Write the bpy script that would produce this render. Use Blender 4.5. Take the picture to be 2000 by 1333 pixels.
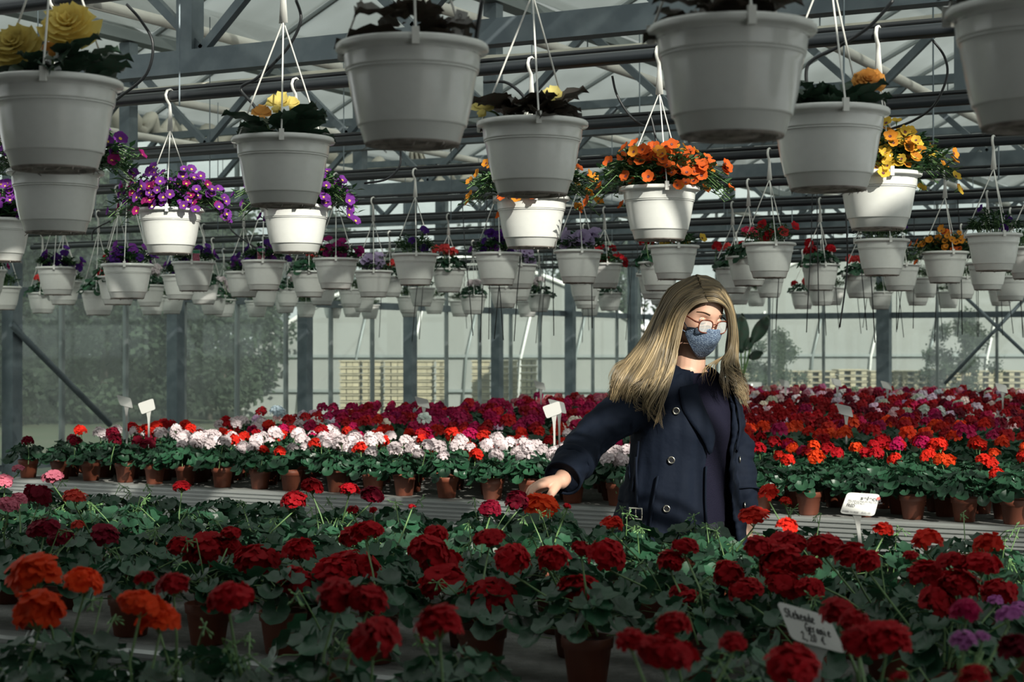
import bpy, math, random
import numpy as np
from mathutils import Vector, Matrix, Euler
R = random.Random(7)
for _o in list(bpy.data.objects): bpy.data.objects.remove(_o)
SC = bpy.context.scene
COL = SC.collection
PI = math.pi
# ------------------------------------------------------------------ camera, sky, sun, exposure
FPX = 3350.0                      # focal length in pixels of the 2000 px wide frame
TH = math.radians(27.9)           # the greenhouse axes are turned by this angle against the view
SN, CS = math.sin(TH), math.cos(TH)
YH, HC = 680.0, 1.5               # horizon row, camera height
cam_d = bpy.data.cameras.new('camera'); cam = bpy.data.objects.new('camera', cam_d); COL.objects.link(cam)
cam_d.sensor_width = 36.0; cam_d.lens = FPX / 2000 * 36.0
cam.location = (0, 0, HC)
cam.rotation_euler = (PI/2 + math.atan((YH-666.5)/FPX), 0, TH)
cam_d.dof.use_dof = True; cam_d.dof.focus_distance = 5.6; cam_d.dof.aperture_fstop = 8.0
cam_d.clip_end = 500
SC.camera = cam
SC.view_settings.view_transform = 'Standard'; SC.view_settings.look = 'None'
SC.view_settings.gamma = 1.0; SC.view_settings.use_curve_mapping = False
SC.view_settings.exposure = 0.9

W = bpy.data.worlds.new('overcast_sky'); SC.world = W; W.use_nodes = True
nt = W.node_tree; nt.nodes.clear()
_o = nt.nodes.new('ShaderNodeOutputWorld'); _b = nt.nodes.new('ShaderNodeBackground')
_tc = nt.nodes.new('ShaderNodeTexCoord'); _mp = nt.nodes.new('ShaderNodeMapping'); _mp.inputs['Scale'].default_value = (1, 1, 2.6)
_nz = nt.nodes.new('ShaderNodeTexNoise'); _nz.inputs['Scale'].default_value = 2.2; _nz.inputs['Detail'].default_value = 5
_cr = nt.nodes.new('ShaderNodeValToRGB')
_cr.color_ramp.elements[0].position = .3; _cr.color_ramp.elements[0].color = (.40, .44, .44, 1)
_cr.color_ramp.elements[1].position = .72; _cr.color_ramp.elements[1].color = (.72, .74, .71, 1)
nt.links.new(_tc.outputs['Generated'], _mp.inputs['Vector']); nt.links.new(_mp.outputs['Vector'], _nz.inputs['Vector'])
nt.links.new(_nz.outputs['Fac'], _cr.inputs['Fac']); nt.links.new(_cr.outputs['Color'], _b.inputs['Color'])
_b.inputs['Strength'].default_value = 0.95
nt.links.new(_b.outputs['Background'], _o.inputs['Surface'])

sun_d = bpy.data.lights.new('sun', 'SUN'); sun_d.energy = 4.4; sun_d.angle = math.radians(.6); sun_d.color = (1.0, .95, .86)
sun = bpy.data.objects.new('sun', sun_d); COL.objects.link(sun)
SUN_DIR = Vector((0.66, -0.50, 0.50)).normalized()      # towards the sun
sun.rotation_euler = SUN_DIR.to_track_quat('Z', 'Y').to_euler(); sun.location = (8, 0, 12)

# ------------------------------------------------------------------ pixel <-> place helpers
def uvw(X, d, z=0.0):             # camera right, camera depth -> world
    return Vector((X*CS - d*SN, X*SN + d*CS, z))
def at_depth(px, py, d):
    return uvw((px-1000)/FPX*d, d, HC + (YH-py)/FPX*d)
def at_v(px, py, v):              # point on the vertical plane y = v
    t = (px-1000)/FPX; return at_depth(px, py, v/(t*SN + CS))
def at_u(px, py, u):
    t = (px-1000)/FPX; return at_depth(px, py, u/(t*CS - SN))
def at_z(px, py, z):
    return at_depth(px, py, (HC-z)*FPX/(py-YH))
def to_px(p):
    X = p[0]*CS + p[1]*SN; d = -p[0]*SN + p[1]*CS
    return 1000 + FPX*X/d, YH - FPX*(p[2]-HC)/d, d

# ------------------------------------------------------------------ mesh helpers
class MB:
    def __init__(s): s.v = []; s.f = []; s.m = []; s.c = None; s.mi = 0
    def add(s, vs, fs):
        o = len(s.v); s.v.extend([tuple(p) for p in vs]); s.f.extend([tuple(i+o for i in f) for f in fs]); s.m.extend([s.mi]*len(fs)); return s
    def box(s, a, b):
        x0,y0,z0 = a; x1,y1,z1 = b
        return s.add([(x0,y0,z0),(x1,y0,z0),(x1,y1,z0),(x0,y1,z0),(x0,y0,z1),(x1,y0,z1),(x1,y1,z1),(x0,y1,z1)],
              [(0,3,2,1),(4,5,6,7),(0,1,5,4),(1,2,6,5),(2,3,7,6),(3,0,4,7)])
    def bar(s, p, q, w, h, up=(0,0,1)):        # rectangular bar from p to q
        p = Vector(p); q = Vector(q); d = (q-p).normalized(); upv = Vector(up)
        if abs(d.dot(upv)) > .98: upv = Vector((0,1,0))
        sx = d.cross(upv).normalized(); sz = sx.cross(d)
        vs = []
        for e in (p, q):
            for a, b in ((-1,-1),(1,-1),(1,1),(-1,1)): vs.append(e + sx*(a*w/2) + sz*(b*h/2))
        return s.add(vs, [(0,1,2,3),(7,6,5,4),(0,4,5,1),(1,5,6,2),(2,6,7,3),(3,7,4,0)])
    def tube(s, pts, rad, n=6, cap=True):
        pts = [Vector(p) for p in pts]; N = len(pts)
        if not hasattr(rad, '__len__'): rad = [rad]*N
        t = (pts[1]-pts[0]).normalized(); a = Vector((0,0,1)) if abs(t.z) < .9 else Vector((1,0,0))
        nx = t.cross(a).normalized(); vs = []
        for i, p in enumerate(pts):
            t = (pts[min(i+1,N-1)] - pts[max(i-1,0)])
            t = t.normalized() if t.length > 1e-9 else Vector((0,0,1))
            nx = (nx - t*nx.dot(t)); nx = nx.normalized() if nx.length > 1e-6 else t.orthogonal().normalized()
            ny = t.cross(nx); r = rad[i]
            rr = r if hasattr(r, '__len__') else (r, r)
            for k in range(n):
                an = 2*PI*k/n; vs.append(p + nx*(rr[0]*math.cos(an)) + ny*(rr[1]*math.sin(an)))
        fs = [(i*n+k, i*n+(k+1)%n, (i+1)*n+(k+1)%n, (i+1)*n+k) for i in range(N-1) for k in range(n)]
        if cap: fs += [tuple(range(n-1,-1,-1)), tuple((N-1)*n+k for k in range(n))]
        return s.add(vs, fs)
    def lathe(s, prof, n=32, c=(0,0,0), close=False):
        vs = []; N = len(prof)
        for r, z in prof:
            for k in range(n): vs.append((c[0]+r*math.cos(2*PI*k/n), c[1]+r*math.sin(2*PI*k/n), c[2]+z))
        fs = [(i*n+k, i*n+(k+1)%n, (i+1)*n+(k+1)%n, (i+1)*n+k) for i in range(N-1) for k in range(n)]
        if close: fs += [tuple(range(n-1,-1,-1)), tuple((N-1)*n+k for k in range(n))]
        return s.add(vs, fs)
    def rings(s, rings, cap=True, wrap=True):  # loft of equal-length point rings
        n = len(rings[0]); N = len(rings); vs = [p for r in rings for p in r]
        K = n if wrap else n-1
        fs = [(i*n+k, i*n+(k+1)%n, (i+1)*n+(k+1)%n, (i+1)*n+k) for i in range(N-1) for k in range(K)]
        if cap: fs += [tuple(range(n-1,-1,-1)), tuple((N-1)*n+k for k in range(n))]
        return s.add(vs, fs)
    def ball(s, c, r, nu=10, nv=7):
        rr = r if hasattr(r, '__len__') else (r,r,r); vs = [(c[0],c[1],c[2]-rr[2])]
        for j in range(1, nv):
            la = -PI/2 + PI*j/nv
            for k in range(nu):
                an = 2*PI*k/nu; vs.append((c[0]+rr[0]*math.cos(la)*math.cos(an), c[1]+rr[1]*math.cos(la)*math.sin(an), c[2]+rr[2]*math.sin(la)))
        vs.append((c[0],c[1],c[2]+rr[2])); T = len(vs)-1
        fs = [(0, 1+(k+1)%nu, 1+k) for k in range(nu)]
        for j in range(nv-2):
            for k in range(nu): a = 1+j*nu; fs.append((a+k, a+(k+1)%nu, a+nu+(k+1)%nu, a+nu+k))
        a = 1+(nv-2)*nu; fs += [(a+k, a+(k+1)%nu, T) for k in range(nu)]
        return s.add(vs, fs)
    def poly_prism(s, pts, off):               # planar polygon extruded by vector
        off = Vector(off); n = len(pts); p2 = [Vector(p)+off for p in pts]
        return s.add([Vector(p) for p in pts]+p2, [tuple(range(n-1,-1,-1)), tuple(range(n,2*n))]+[(i,(i+1)%n,n+(i+1)%n,n+i) for i in range(n)])
    def xf(s, M, start=0):
        for i in range(start, len(s.v)): s.v[i] = tuple(M @ Vector(s.v[i]))
        return s
    def mesh(s, name, mats, smooth=True):
        me = bpy.data.meshes.new(name); me.from_pydata(s.v, [], s.f)
        if not isinstance(mats, (list, tuple)): mats = [mats]
        for m in mats: me.materials.append(m)
        if len(mats) > 1: me.polygons.foreach_set('material_index', s.m)
        if smooth: me.polygons.foreach_set('use_smooth', [True]*len(me.polygons))
        me.update(); return me
    def build(s, name, mats, parent=None, smooth=False, **k): return mobj(name, s.mesh(name, mats, smooth), parent, **k)

def mobj(name, me, parent=None, loc=None, rot=None, scale=None, color=None, mw=None):
    o = bpy.data.objects.new(name, me); COL.objects.link(o)
    if parent is not None: o.parent = parent
    if mw is not None: o.matrix_local = mw
    if loc is not None: o.location = loc
    if rot is not None: o.rotation_euler = rot
    if scale is not None: o.scale = scale if hasattr(scale, '__len__') else (scale,)*3
    if color is not None: o.color = (*color, 1)
    return o
def tag(o, label=None, cat=None, group=None, kind=None):
    if label: o['label'] = label
    if cat: o['category'] = cat
    if group: o['group'] = group
    if kind: o['kind'] = kind
    return o
def thing(name, label, cat, loc=(0,0,0), rz=0, group=None):
    o = bpy.data.objects.new(name, None); COL.objects.link(o); o.location = loc; o.rotation_euler = (0,0,rz)
    o.empty_display_size = .1
    return tag(o, label, cat, group)
def struct(name, label=None):
    o = bpy.data.objects.new(name, None); COL.objects.link(o); o['kind'] = 'structure'
    if label: o['label'] = label
    return o
ORD = ['first','second','third','fourth','fifth','sixth','seventh','eighth','ninth','tenth','eleventh','twelfth','thirteenth','fourteenth','fifteenth',
 'sixteenth','seventeenth','eighteenth','nineteenth','twentieth']
def nth(i):
    if i < 20: return ORD[i]
    T = {2:'twenty',3:'thirty',4:'forty',5:'fifty'}; a, b = divmod(i+1, 10)
    return T[a]+'-'+ORD[b-1] if b else {3:'thirtieth',4:'fortieth',5:'fiftieth'}[a]

# ------------------------------------------------------------------ materials
def mat(name, col=(.5,.5,.5), rough=.6, metal=0.0, spec=.5, noise=None, bump=0.0, bscale=60, trans=0.0, objcol=False, attr=None, var=0.0, sheen=0.0):
    m = bpy.data.materials.new(name); m.use_nodes = True; t = m.node_tree; L = t.links.new
    b = t.nodes['Principled BSDF']; b.inputs['Roughness'].default_value = rough; b.inputs['Metallic'].default_value = metal
    b.inputs['Specular IOR Level'].default_value = spec
    if sheen: b.inputs['Sheen Weight'].default_value = sheen
    src = None
    if objcol: src = t.nodes.new('ShaderNodeObjectInfo').outputs['Color']
    if attr: a = t.nodes.new('ShaderNodeAttribute'); a.attribute_name = attr; src = a.outputs['Color']
    if src is None:
        c = t.nodes.new('ShaderNodeRGB'); c.outputs[0].default_value = (*col, 1); src = c.outputs[0]
    tc = t.nodes.new('ShaderNodeTexCoord')
    if noise:                                   # (scale, amount, second colour)
        nz = t.nodes.new('ShaderNodeTexNoise'); nz.inputs['Scale'].default_value = noise[0]; nz.inputs['Detail'].default_value = 4
        L(tc.outputs['Object'], nz.inputs['Vector'])
        rp = t.nodes.new('ShaderNodeValToRGB'); rp.color_ramp.elements[0].position = .42; rp.color_ramp.elements[1].position = .68
        L(nz.outputs['Fac'], rp.inputs['Fac'])
        ml = t.nodes.new('ShaderNodeMath'); ml.operation = 'MULTIPLY'; ml.inputs[1].default_value = noise[1]; L(rp.outputs['Color'], ml.inputs[0])
        mx = t.nodes.new('ShaderNodeMixRGB'); L(ml.outputs[0], mx.inputs['Fac']); L(src, mx.inputs['Color1']); mx.inputs['Color2'].default_value = (*noise[2], 1); src = mx.outputs['Color']
    if var:
        oi = t.nodes.new('ShaderNodeObjectInfo'); hs = t.nodes.new('ShaderNodeHueSaturation')
        mr = t.nodes.new('ShaderNodeMapRange'); mr.inputs['To Min'].default_value = 1-var; mr.inputs['To Max'].default_value = 1+var
        L(oi.outputs['Random'], mr.inputs['Value']); L(mr.outputs['Result'], hs.inputs['Value']); L(src, hs.inputs['Color']); src = hs.outputs['Color']
    L(src, b.inputs['Base Color'])
    if bump:
        n2 = t.nodes.new('ShaderNodeTexNoise'); n2.inputs['Scale'].default_value = bscale; L(tc.outputs['Object'], n2.inputs['Vector'])
        bp = t.nodes.new('ShaderNodeBump'); bp.inputs['Strength'].default_value = bump; bp.inputs['Distance'].default_value = .01
        L(n2.outputs['Fac'], bp.inputs['Height']); L(bp.outputs['Normal'], b.inputs['Normal'])
    if trans:                                   # thin leaf / petal: part of the light comes through
        tr = t.nodes.new('ShaderNodeBsdfTranslucent'); L(src, tr.inputs['Color']); ms = t.nodes.new('ShaderNodeMixShader'); ms.inputs[0].default_value = trans
        L(b.outputs[0], ms.inputs[1]); L(tr.outputs[0], ms.inputs[2]); L(ms.outputs[0], t.nodes['Material Output'].inputs['Surface'])
    return m
def pane_mat(name, clear, milky, gloss, tint=(.9,.93,.92), haze=(.5,.55,.53)):
    m = bpy.data.materials.new(name); m.use_nodes = True; t = m.node_tree; L = t.links.new; t.nodes.clear()
    out = t.nodes.new('ShaderNodeOutputMaterial')
    tr = t.nodes.new('ShaderNodeBsdfTransparent'); tr.inputs[0].default_value = (*tint, 1)
    tl = t.nodes.new('ShaderNodeBsdfTranslucent'); tl.inputs[0].default_value = (*haze, 1)
    gl = t.nodes.new('ShaderNodeBsdfGlossy'); gl.inputs['Roughness'].default_value = .03; gl.inputs[0].default_value = (.9,.92,.92,1)
    tc = t.nodes.new('ShaderNodeTexCoord'); nz = t.nodes.new('ShaderNodeTexNoise'); nz.inputs['Scale'].default_value = 1.3; nz.inputs['Detail'].default_value = 6
    L(tc.outputs['Object'], nz.inputs['Vector']); mr = t.nodes.new('ShaderNodeMapRange'); mr.inputs['From Min'].default_value = .3; mr.inputs['From Max'].default_value = .7
    mr.inputs['To Min'].default_value = milky*.7; mr.inputs['To Max'].default_value = min(1, milky*1.3); L(nz.outputs['Fac'], mr.inputs['Value'])
    a = t.nodes.new('ShaderNodeMixShader'); L(mr.outputs[0], a.inputs[0]); L(tr.outputs[0], a.inputs[1]); L(tl.outputs[0], a.inputs[2])
    b = t.nodes.new('ShaderNodeMixShader'); b.inputs[0].default_value = gloss; L(a.outputs[0], b.inputs[1]); L(gl.outputs[0], b.inputs[2])
    L(b.outputs[0], out.inputs['Surface']); return m
M = {}
M['steel'] = mat('galvanised_steel', (.13,.16,.18), .5, .55, noise=(9,.6,(.20,.235,.25)))
M['alu'] = mat('aluminium_rail', (.40,.42,.41), .45, .6, noise=(3,.4,(.50,.51,.49)))
M['bar'] = mat('glazing_bar_grey', (.24,.27,.27), .5, .4)
M['white_pipe'] = mat('white_painted_pipe', (.62,.61,.56), .4, noise=(6,.5,(.45,.43,.38)))
M['black_pipe'] = mat('black_plastic_pipe', (.018,.022,.026), .35)
M['black_tube'] = mat('black_drip_hose', (.012,.014,.016), .4)
M['fabric'] = mat('screen_fabric', (.50,.48,.41), .9, noise=(5,.7,(.34,.33,.29)), bump=.4, bscale=25)
M['shade'] = mat('added_screen_cloth', (.05,.055,.055), .95, noise=(12,.5,(.08,.08,.08)))
M['concrete'] = mat('concrete_floor', (.20,.20,.19), .9, noise=(2.5,.6,(.13,.13,.12)), bump=.3)
M['grass'] = mat('grass_ground', (.045,.065,.03), .95, noise=(.6,.8,(.085,.08,.05)), bump=.6, bscale=8)
M['mat'] = mat('bench_irrigation_mat', (.17,.17,.16), .95, noise=(40,.7,(.25,.25,.235)), bump=.6, bscale=220)
M['terracotta'] = mat('terracotta_plastic', (.155,.042,.021), .55, noise=(14,.35,(.11,.033,.019)), var=.25)
M['blackpot'] = mat('black_plastic_pot', (.014,.014,.014), .5)
M['soil'] = mat('potting_soil', (.028,.020,.015), .95, bump=.8, bscale=150)
M['white_pot'] = mat('white_glossy_plastic', (.70,.71,.68), .16, noise=(55,.05,(.25,.23,.2)))
M['pot_dirt'] = mat('soiled_pot_base', (.34,.30,.27), .7, noise=(30,.9,(.06,.05,.045)))
M['white_cord'] = mat('white_plastic_hanger', (.72,.72,.68), .45)
M['petal'] = mat('petal', rough=.6, spec=.10, objcol=True, trans=.35, var=.18)
M['petal_attr'] = mat('petal_many', rough=.6, spec=.2, attr='col', trans=.3)
M['throat'] = mat('flower_throat', (.62,.42,.04), .6)
M['throat_dark'] = mat('flower_throat_dark', (.10,.015,.02), .6)
M['throat_violet'] = mat('flower_throat_violet', (.06,.01,.09), .6)
M['leaf'] = mat('geranium_leaf', (.0145,.060,.029), .40, spec=.5, noise=(22,.6,(.027,.090,.042)), trans=.22, var=.35)
M['leaf_small'] = mat('trailing_leaf', (.028,.085,.032), .5, noise=(14,.6,(.05,.12,.045)), trans=.25, var=.2)
M['leaf_beg'] = mat('begonia_leaf', (.022,.06,.035), .4, noise=(18,.5,(.05,.03,.025)), trans=.15, var=.2)
M['leaf_bronze'] = mat('bronze_begonia_leaf', (.045,.028,.022), .45, noise=(18,.6,(.03,.055,.035)), trans=.15, var=.2)
M['stem'] = mat('green_stem', (.12,.22,.075), .5)
M['bud'] = mat('green_bud', (.13,.26,.09), .5)
M['sign'] = mat('white_sign_plastic', (.44,.44,.42), .45)
M['ink'] = mat('black_ink', (.02,.02,.022), .7)
M['signred'] = mat('red_print', (.5,.06,.05), .6)
M['taggreen'] = mat('green_print', (.03,.20,.11), .6)
M['tagpink'] = mat('pink_flower_print', (.32,.05,.10), .6, noise=(120,.8,(.55,.22,.28)))
M['glass_wall'] = pane_mat('dusty_wall_glass', .8, .11, .05, (.86,.90,.88), (.55,.60,.57))
M['glass_roof'] = pane_mat('whitewashed_roof_glass', .3, .58, .02, (.74,.77,.76), (.36,.38,.365))
M['glass_clear'] = pane_mat('clear_roof_glass', .9, .04, .03, (.95,.96,.95), (.6,.6,.6))
M['tree'] = mat('tree_leaves', (.017,.032,.016), .8, noise=(1.5,.6,(.028,.048,.022)), trans=.15, var=.3)
M['bark'] = mat('tree_bark', (.09,.075,.06), .9)
M['film'] = mat('tunnel_film', (.36,.375,.36), .5, noise=(.5,.4,(.30,.32,.31)), trans=.3)
M['film_edge'] = mat('tunnel_edge_highlight', (.80,.80,.78), .5)  # bright white puts the highlight along tunnel edge and hoops into the colour
M['pallet'] = mat('pallet_wood', (.36,.32,.22), .8, noise=(5,.6,(.27,.24,.17)), var=.12)
# ------------------------------------------------------------------ the greenhouse shell
U0, V1, U9 = -12.0, 28.3, 7.2
EAVE, RIDGE, SPAN = 3.95, 4.75, 3.2
fl = MB().box((U0, -5, -.1), (U9, V1, 0)).build('floor', M['concrete']); fl['kind'] = 'structure'
gr = MB().box((-160, V1+.05, -.14), (160, 240, -.02)).box((-160, -5, -.14), (U0-.05, V1+.05, -.02)).build('ground', M['grass']); tag(gr, kind='structure')

wl = struct('wall_left')
barsL = [9.24+.96*k for k in range(0, 20)]
def wall_bars(root, ps, fx, along_v, zs):
    for p in ps:
        c = fx(p)
        MB().box((c[0]-.022, c[1]-.022, 0), (c[0]+.022, c[1]+.022, zs)).build('glazing_bar', M['bar'], root)
    for a, b in zip(ps[:-1], ps[1:]):
        for z0, z1 in ((.05, 2.0), (2.09, zs)):
            if along_v: mb = MB().box((U0-.04, a+.025, z0), (U0-.034, b-.025, z1))
            else: mb = MB().box((a+.025, V1+.034, z0), (b-.025, V1+.04, z1))
            mb.build('pane', M['glass_wall'], root)
wall_bars(wl, barsL, lambda p: (U0-.03, p), True, EAVE)
for k in range(7):
    v = 12.27+2.44*k
    MB().box((U0+.02, v-.065, 0), (U0+.16, v+.065, EAVE+.1)).build('post', M['steel'], wl)
for z, h in ((2.045, .09), (EAVE, .12), (.35,.06)):
    MB().box((U0-.02, 8.0, z-h/2), (U0+.04, V1, z+h/2)).build('rail', M['steel'], wl)
pA = at_u(22, 635, U0+.2); pB = at_u(215, 830, U0+.2)
MB().tube([pA, pB], .032, 8).build('brace', M['steel'], wl, True)
wb = struct('wall_back')
barsB = [-11.9+.97*k for k in range(0, 20)]
wall_bars(wb, barsB, lambda p: (p, V1+.03), False, EAVE)
for px in (1730, 2260): 
    p = at_v(px, 600, V1); MB().box((p.x-.11, V1-.2, 0), (p.x+.11, V1-.02, EAVE+.6)).build('post', M['steel'], wb)
for px in (1300,):
    p = at_v(px, 600, V1); MB().box((p.x-.08, V1-.2, 0), (p.x+.08, V1-.02, EAVE+.3)).build('post', M['steel'], wb)
for z, h in ((2.045, .1), (EAVE, .12), (.6,.06)):
    MB().box((U0, V1-.04, z-h/2), (U9, V1+.02, z+h/2)).build('rail', M['steel'], wb)
for (x0,y0),(x1,y1) in (((1845,750),(2010,575)),((1880,575),(2075,760))):
    MB().tube([at_v(x0,y0,V1-.25), at_v(x1,y1,V1-.25)], .03, 8).build('brace', M['steel'], wb, True)
# gable triangles above the end wall eave
for k in range(6):
    a = U0+SPAN*k
    MB().poly_prism([(a+.05,V1+.03,EAVE+.07),(a+SPAN-.05,V1+.03,EAVE+.07),(a+SPAN/2,V1+.03,RIDGE-.02)], (0,.006,0)).build('gable_pane', M['glass_wall'], wb)

# roof: ridges and gutters run away from the camera, glazing bars climb from gutter to ridge
ce = struct('ceiling')
V_R0 = .48; PW = 1.26; NP = 22
pane_me = {}
for k in range(6):
    a = U0+SPAN*k
    for side in (0, 1):
        x0 = a if side == 0 else a+SPAN; x1 = a+SPAN/2
        for j in range(NP):
            v = V_R0+PW*j
            clear = v+PW*.5 <= 4.5  # unseen clear strip, placed to let direct sun onto the woman and benches
            key = (side, clear)
            if key not in pane_me:
                xx = SPAN/2*(1 if side == 0 else -1)
                mb = MB().add([(.03*xx,.03,.02),(xx*.97,.03,RIDGE-EAVE-.02),(xx*.97,PW-.03,RIDGE-EAVE-.02),(.03*xx,PW-.03,.02)], [(0,1,2,3)])
                nv = [(p[0],p[1],p[2]+.006) for p in mb.v]; mb.add(nv, [(3,2,1,0)]); mb.f += [(0,4,5,1),(1,5,6,2),(2,6,7,3),(3,7,4,0)]; mb.m += [0]*4
                mb2 = MB().bar((0,0,0),(xx,0,RIDGE-EAVE), .035, .06)
                pane_me[key] = (mb.mesh('roof_pane', M['glass_clear'] if clear else M['glass_roof'], False), mb2.mesh('glazing_bar', M['bar'], False))
            mobj('roof_pane', pane_me[key][0], ce, (x0, v, EAVE)); mobj('glazing_bar', pane_me[key][1], ce, (x0, v, EAVE))
    MB().box((a-.07, V_R0, EAVE-.09), (a+.07, V1, EAVE-.01)).build('gutter', M['bar'], ce)
    MB().box((a+SPAN/2-.03, V_R0, RIDGE-.03), (a+SPAN/2+.03, V1, RIDGE+.03)).build('ridge_bar', M['bar'], ce)

wf = MB().box((U0, -5.2, 0), (U9, -5.05, EAVE)).build('added_wall_front', M['concrete']); wf['kind'] = 'structure'  # added unseen wall behind the camera, keeps sky light off the foreground
# added unseen screens that shade the foreground, their gap shaped for a sunlit band
for v0, v1, lb in ((-5, 1.24, 'added unseen screen overhead behind the camera, shading the foreground'), (1.77, 2.19, 'added unseen narrow strip overhead in front of the camera, shading the second basket row')):
    tag(MB().box((U0, v0, 3.45), (U9, v1, 3.47)).build('added_shade_screen', M['shade']), lb, 'added shade screen')

# lattice girders across the house
TR_V = [7.03+3.27*k for k in range(7)]
def girder(v, i):
    root = thing('lattice_girder', 'galvanised lattice girder spanning the roof, %s counted from the camera' % nth(i), 'girder', (0, v, 3.03), 0, 'lattice girders under the roof')
    MB().box((U0+.18,-.05,-.12),(U9,.05,0)).build('bottom_chord', M['steel'], root)
    MB().box((U0+.18,-.035,.56),(U9,.035,.63)).build('top_chord', M['steel'], root)
    n = 15; w = (U9-U0-.2)/n
    for k in range(n):
        x = U0+.15+w*k
        for e, (p, q) in enumerate((((x,0),(x+w/2,.58)), ((x+w/2,.58),(x+w,0)))):
            MB().bar((p[0],0,p[1]), (q[0],0,q[1]), .045, .045, (0,1,0)).build('web_bar', M['steel'], root)
    for k in range(7):
        x = U0+SPAN*k+(.25 if k == 0 else 0)
        MB().box((x-.05,-.05,0),(x+.05,.05,EAVE-3.03-.10)).build('upright', M['steel'], root)
for i, v in enumerate(TR_V): girder(v, i)
for i, u in enumerate((-10.3, -8.6, -6.56, -4.9, -3.3, -1.6)):
    o = MB().tube([(u, 3.8, 3.43), (u, V1-.2, 3.43)], .034, 12).build('heating_pipe', M['white_pipe'], None, True)
    tag(o, 'long white heating pipe under the roof, %s from the left wall' % nth(i), 'pipe', 'white pipes under the roof')
    for v in TR_V: MB().tube([(u, v+.03, 3.40), (u,v+.03,3.60)], .005, 4).build('pipe_hanger', M['steel'], o)
PIPE_Z = 2.45
ROWS = [2.5, 3.55, 5.12, 6.6, 8.0, 9.4, 10.8, 12.2, 13.6, 15.0, 16.4, 18.0]
for i, v in enumerate(ROWS):
    o = MB().tube([(-11.6, v, PIPE_Z), (U9-.3, v, PIPE_Z)], .022, 10).build('basket_rail', M['black_pipe'], None, True)
    tag(o, 'black rail pipe carrying hanging baskets, %s row counted from the camera' % nth(i), 'pipe', 'black basket rails')
    o = MB().tube([(-11.6, v+.035, PIPE_Z+.035), (U9-.3, v+.035, PIPE_Z+.035)], .009, 8).build('irrigation_line', M['black_tube'], None, True)
    tag(o, 'thin black irrigation line lying on the %s basket rail from the camera' % nth(i), 'hose', 'irrigation lines')
    for u in (-10.4,-8.3,-6.2,-4.1,-2.0,.1,2.2):
        MB().tube([(u, v-.035, PIPE_Z-.045), (u, v-.035, 3.42)], .004, 4).build('suspension_wire', M['steel'], o)
# folded screen bundles and the loose hanging sheet
rr = R
def wavy_roll(p, q, r, n, sag, seed, flat=.6):
    rg = random.Random(seed); P = [Vector(p).lerp(Vector(q), i/n) for i in range(n+1)]
    return MB().tube([a+Vector((rg.uniform(-.02,.02), rg.uniform(-.02,.02), -abs(math.sin(i*PI/6))*sag)) for i, a in enumerate(P)], [(r*rg.uniform(.8,1.2), r*flat*rg.uniform(.7,1.2)) for _ in P], 10)
tag(wavy_roll((-11.3,8.6,3.14),(6.5,8.6,3.14),.055,60,.0,3).build('screen_roll', M['fabric'], None, True), 'beige folded screen bundle stretched across above the hanging baskets', 'screen roll')
a = at_u(215,212,-11.3); b = at_u(460,266,-11.3)
tag(wavy_roll(a,b,.09,40,.16,5,.7).build('screen_roll', M['fabric'], None, True), 'beige fabric roll sagging under the eave behind purple flowers, left of two', 'screen roll')
a = at_u(640,296,-11.3); b = at_u(940,350,-11.3)
tag(wavy_roll(a,b,.09,40,.16,6,.7).build('screen_roll', M['fabric'], None, True), 'beige fabric roll sagging under the eave above the orange basket, right of two', 'screen roll')
rg = random.Random(4); rings = []
for j in range(13):
    f = j/12; row = []
    for i in range(25):
        g = i/24; wdt = .08+.16*f; p = at_depth(812+22*f, 296+98*f, 20.2)
        row.append(p + uvw((g-.5)*2*wdt, .05*math.sin(g*22+f*2), 0))
    rings.append(row)
mb = MB().rings(rings, False, False); o = mb.build('hanging_sheet', M['fabric'], None, True)
sm = o.modifiers.new('thickness', 'SOLIDIFY'); sm.thickness = .006
tag(o, 'pale crumpled fabric sheet hanging down beside a wall post', 'fabric')
# ------------------------------------------------------------------ rolling benches
BZ = .84  # bench height
def bench(v0, v1, u0, u1, label, i):
    root = thing('plant_bench', label, 'bench', (u0, v0, 0))
    Lg = u1-u0; D = v1-v0
    MB().box((.03,.04,BZ-.05),(Lg-.03,D-.04,BZ-.004)).build('tray', M['alu'], root)
    MB().box((.06,.07,BZ-.004),(Lg-.06,D-.07,BZ-.0005)).build('irrigation_mat', M['mat'], root)
    prof = [(.07,.0),(.012,.0),(.0,-.006)]
    for k in range(4): z = -.006-.018*k; prof += [(.0,z-.009),(.007,z-.011),(.007,z-.016),(.0,z-.018)]
    prof += [(.0,-.082),(.014,-.086),(.014,-.118),(.05,-.118),(.07,-.05)]
    for nm, s, off in (('front_rail',1,0),('back_rail',-1,D)):
        pr = [(0, off+s*a, BZ-.001+z) for a, z in prof]
        if s < 0: pr = pr[::-1]
        MB().poly_prism(pr, (Lg,0,0)).build(nm, M['alu'], root)
    for e in (0, Lg-.05): MB().box((e,0.02,BZ-.1),(e+.05,D-.02,BZ-.001)).build('end_rail', M['alu'], root)
    for x in np.arange(.5, Lg, 1.9):
        for y in (.35, D-.35): MB().box((x-.025,y-.025,0),(x+.025,y+.025,BZ-.05)).build('leg', M['steel'], root)
        MB().box((x-.02,.3,.3),(x+.02,D-.3,.34)).build('crossbar', M['steel'], root)
    return root
bench(1.25, 2.74, -3.6, 3.0, 'aluminium plant bench nearest the camera, cut off by the lower edge', 0)
bench(2.93, 4.95, -5.2, 3.6, 'aluminium plant bench with dark red geraniums in front of the woman', 1)
FB = [(6.45, 8.25), (8.33, 10.1), (10.2, 12.0), (12.1, 13.9), (14.0, 16.6)]
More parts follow.
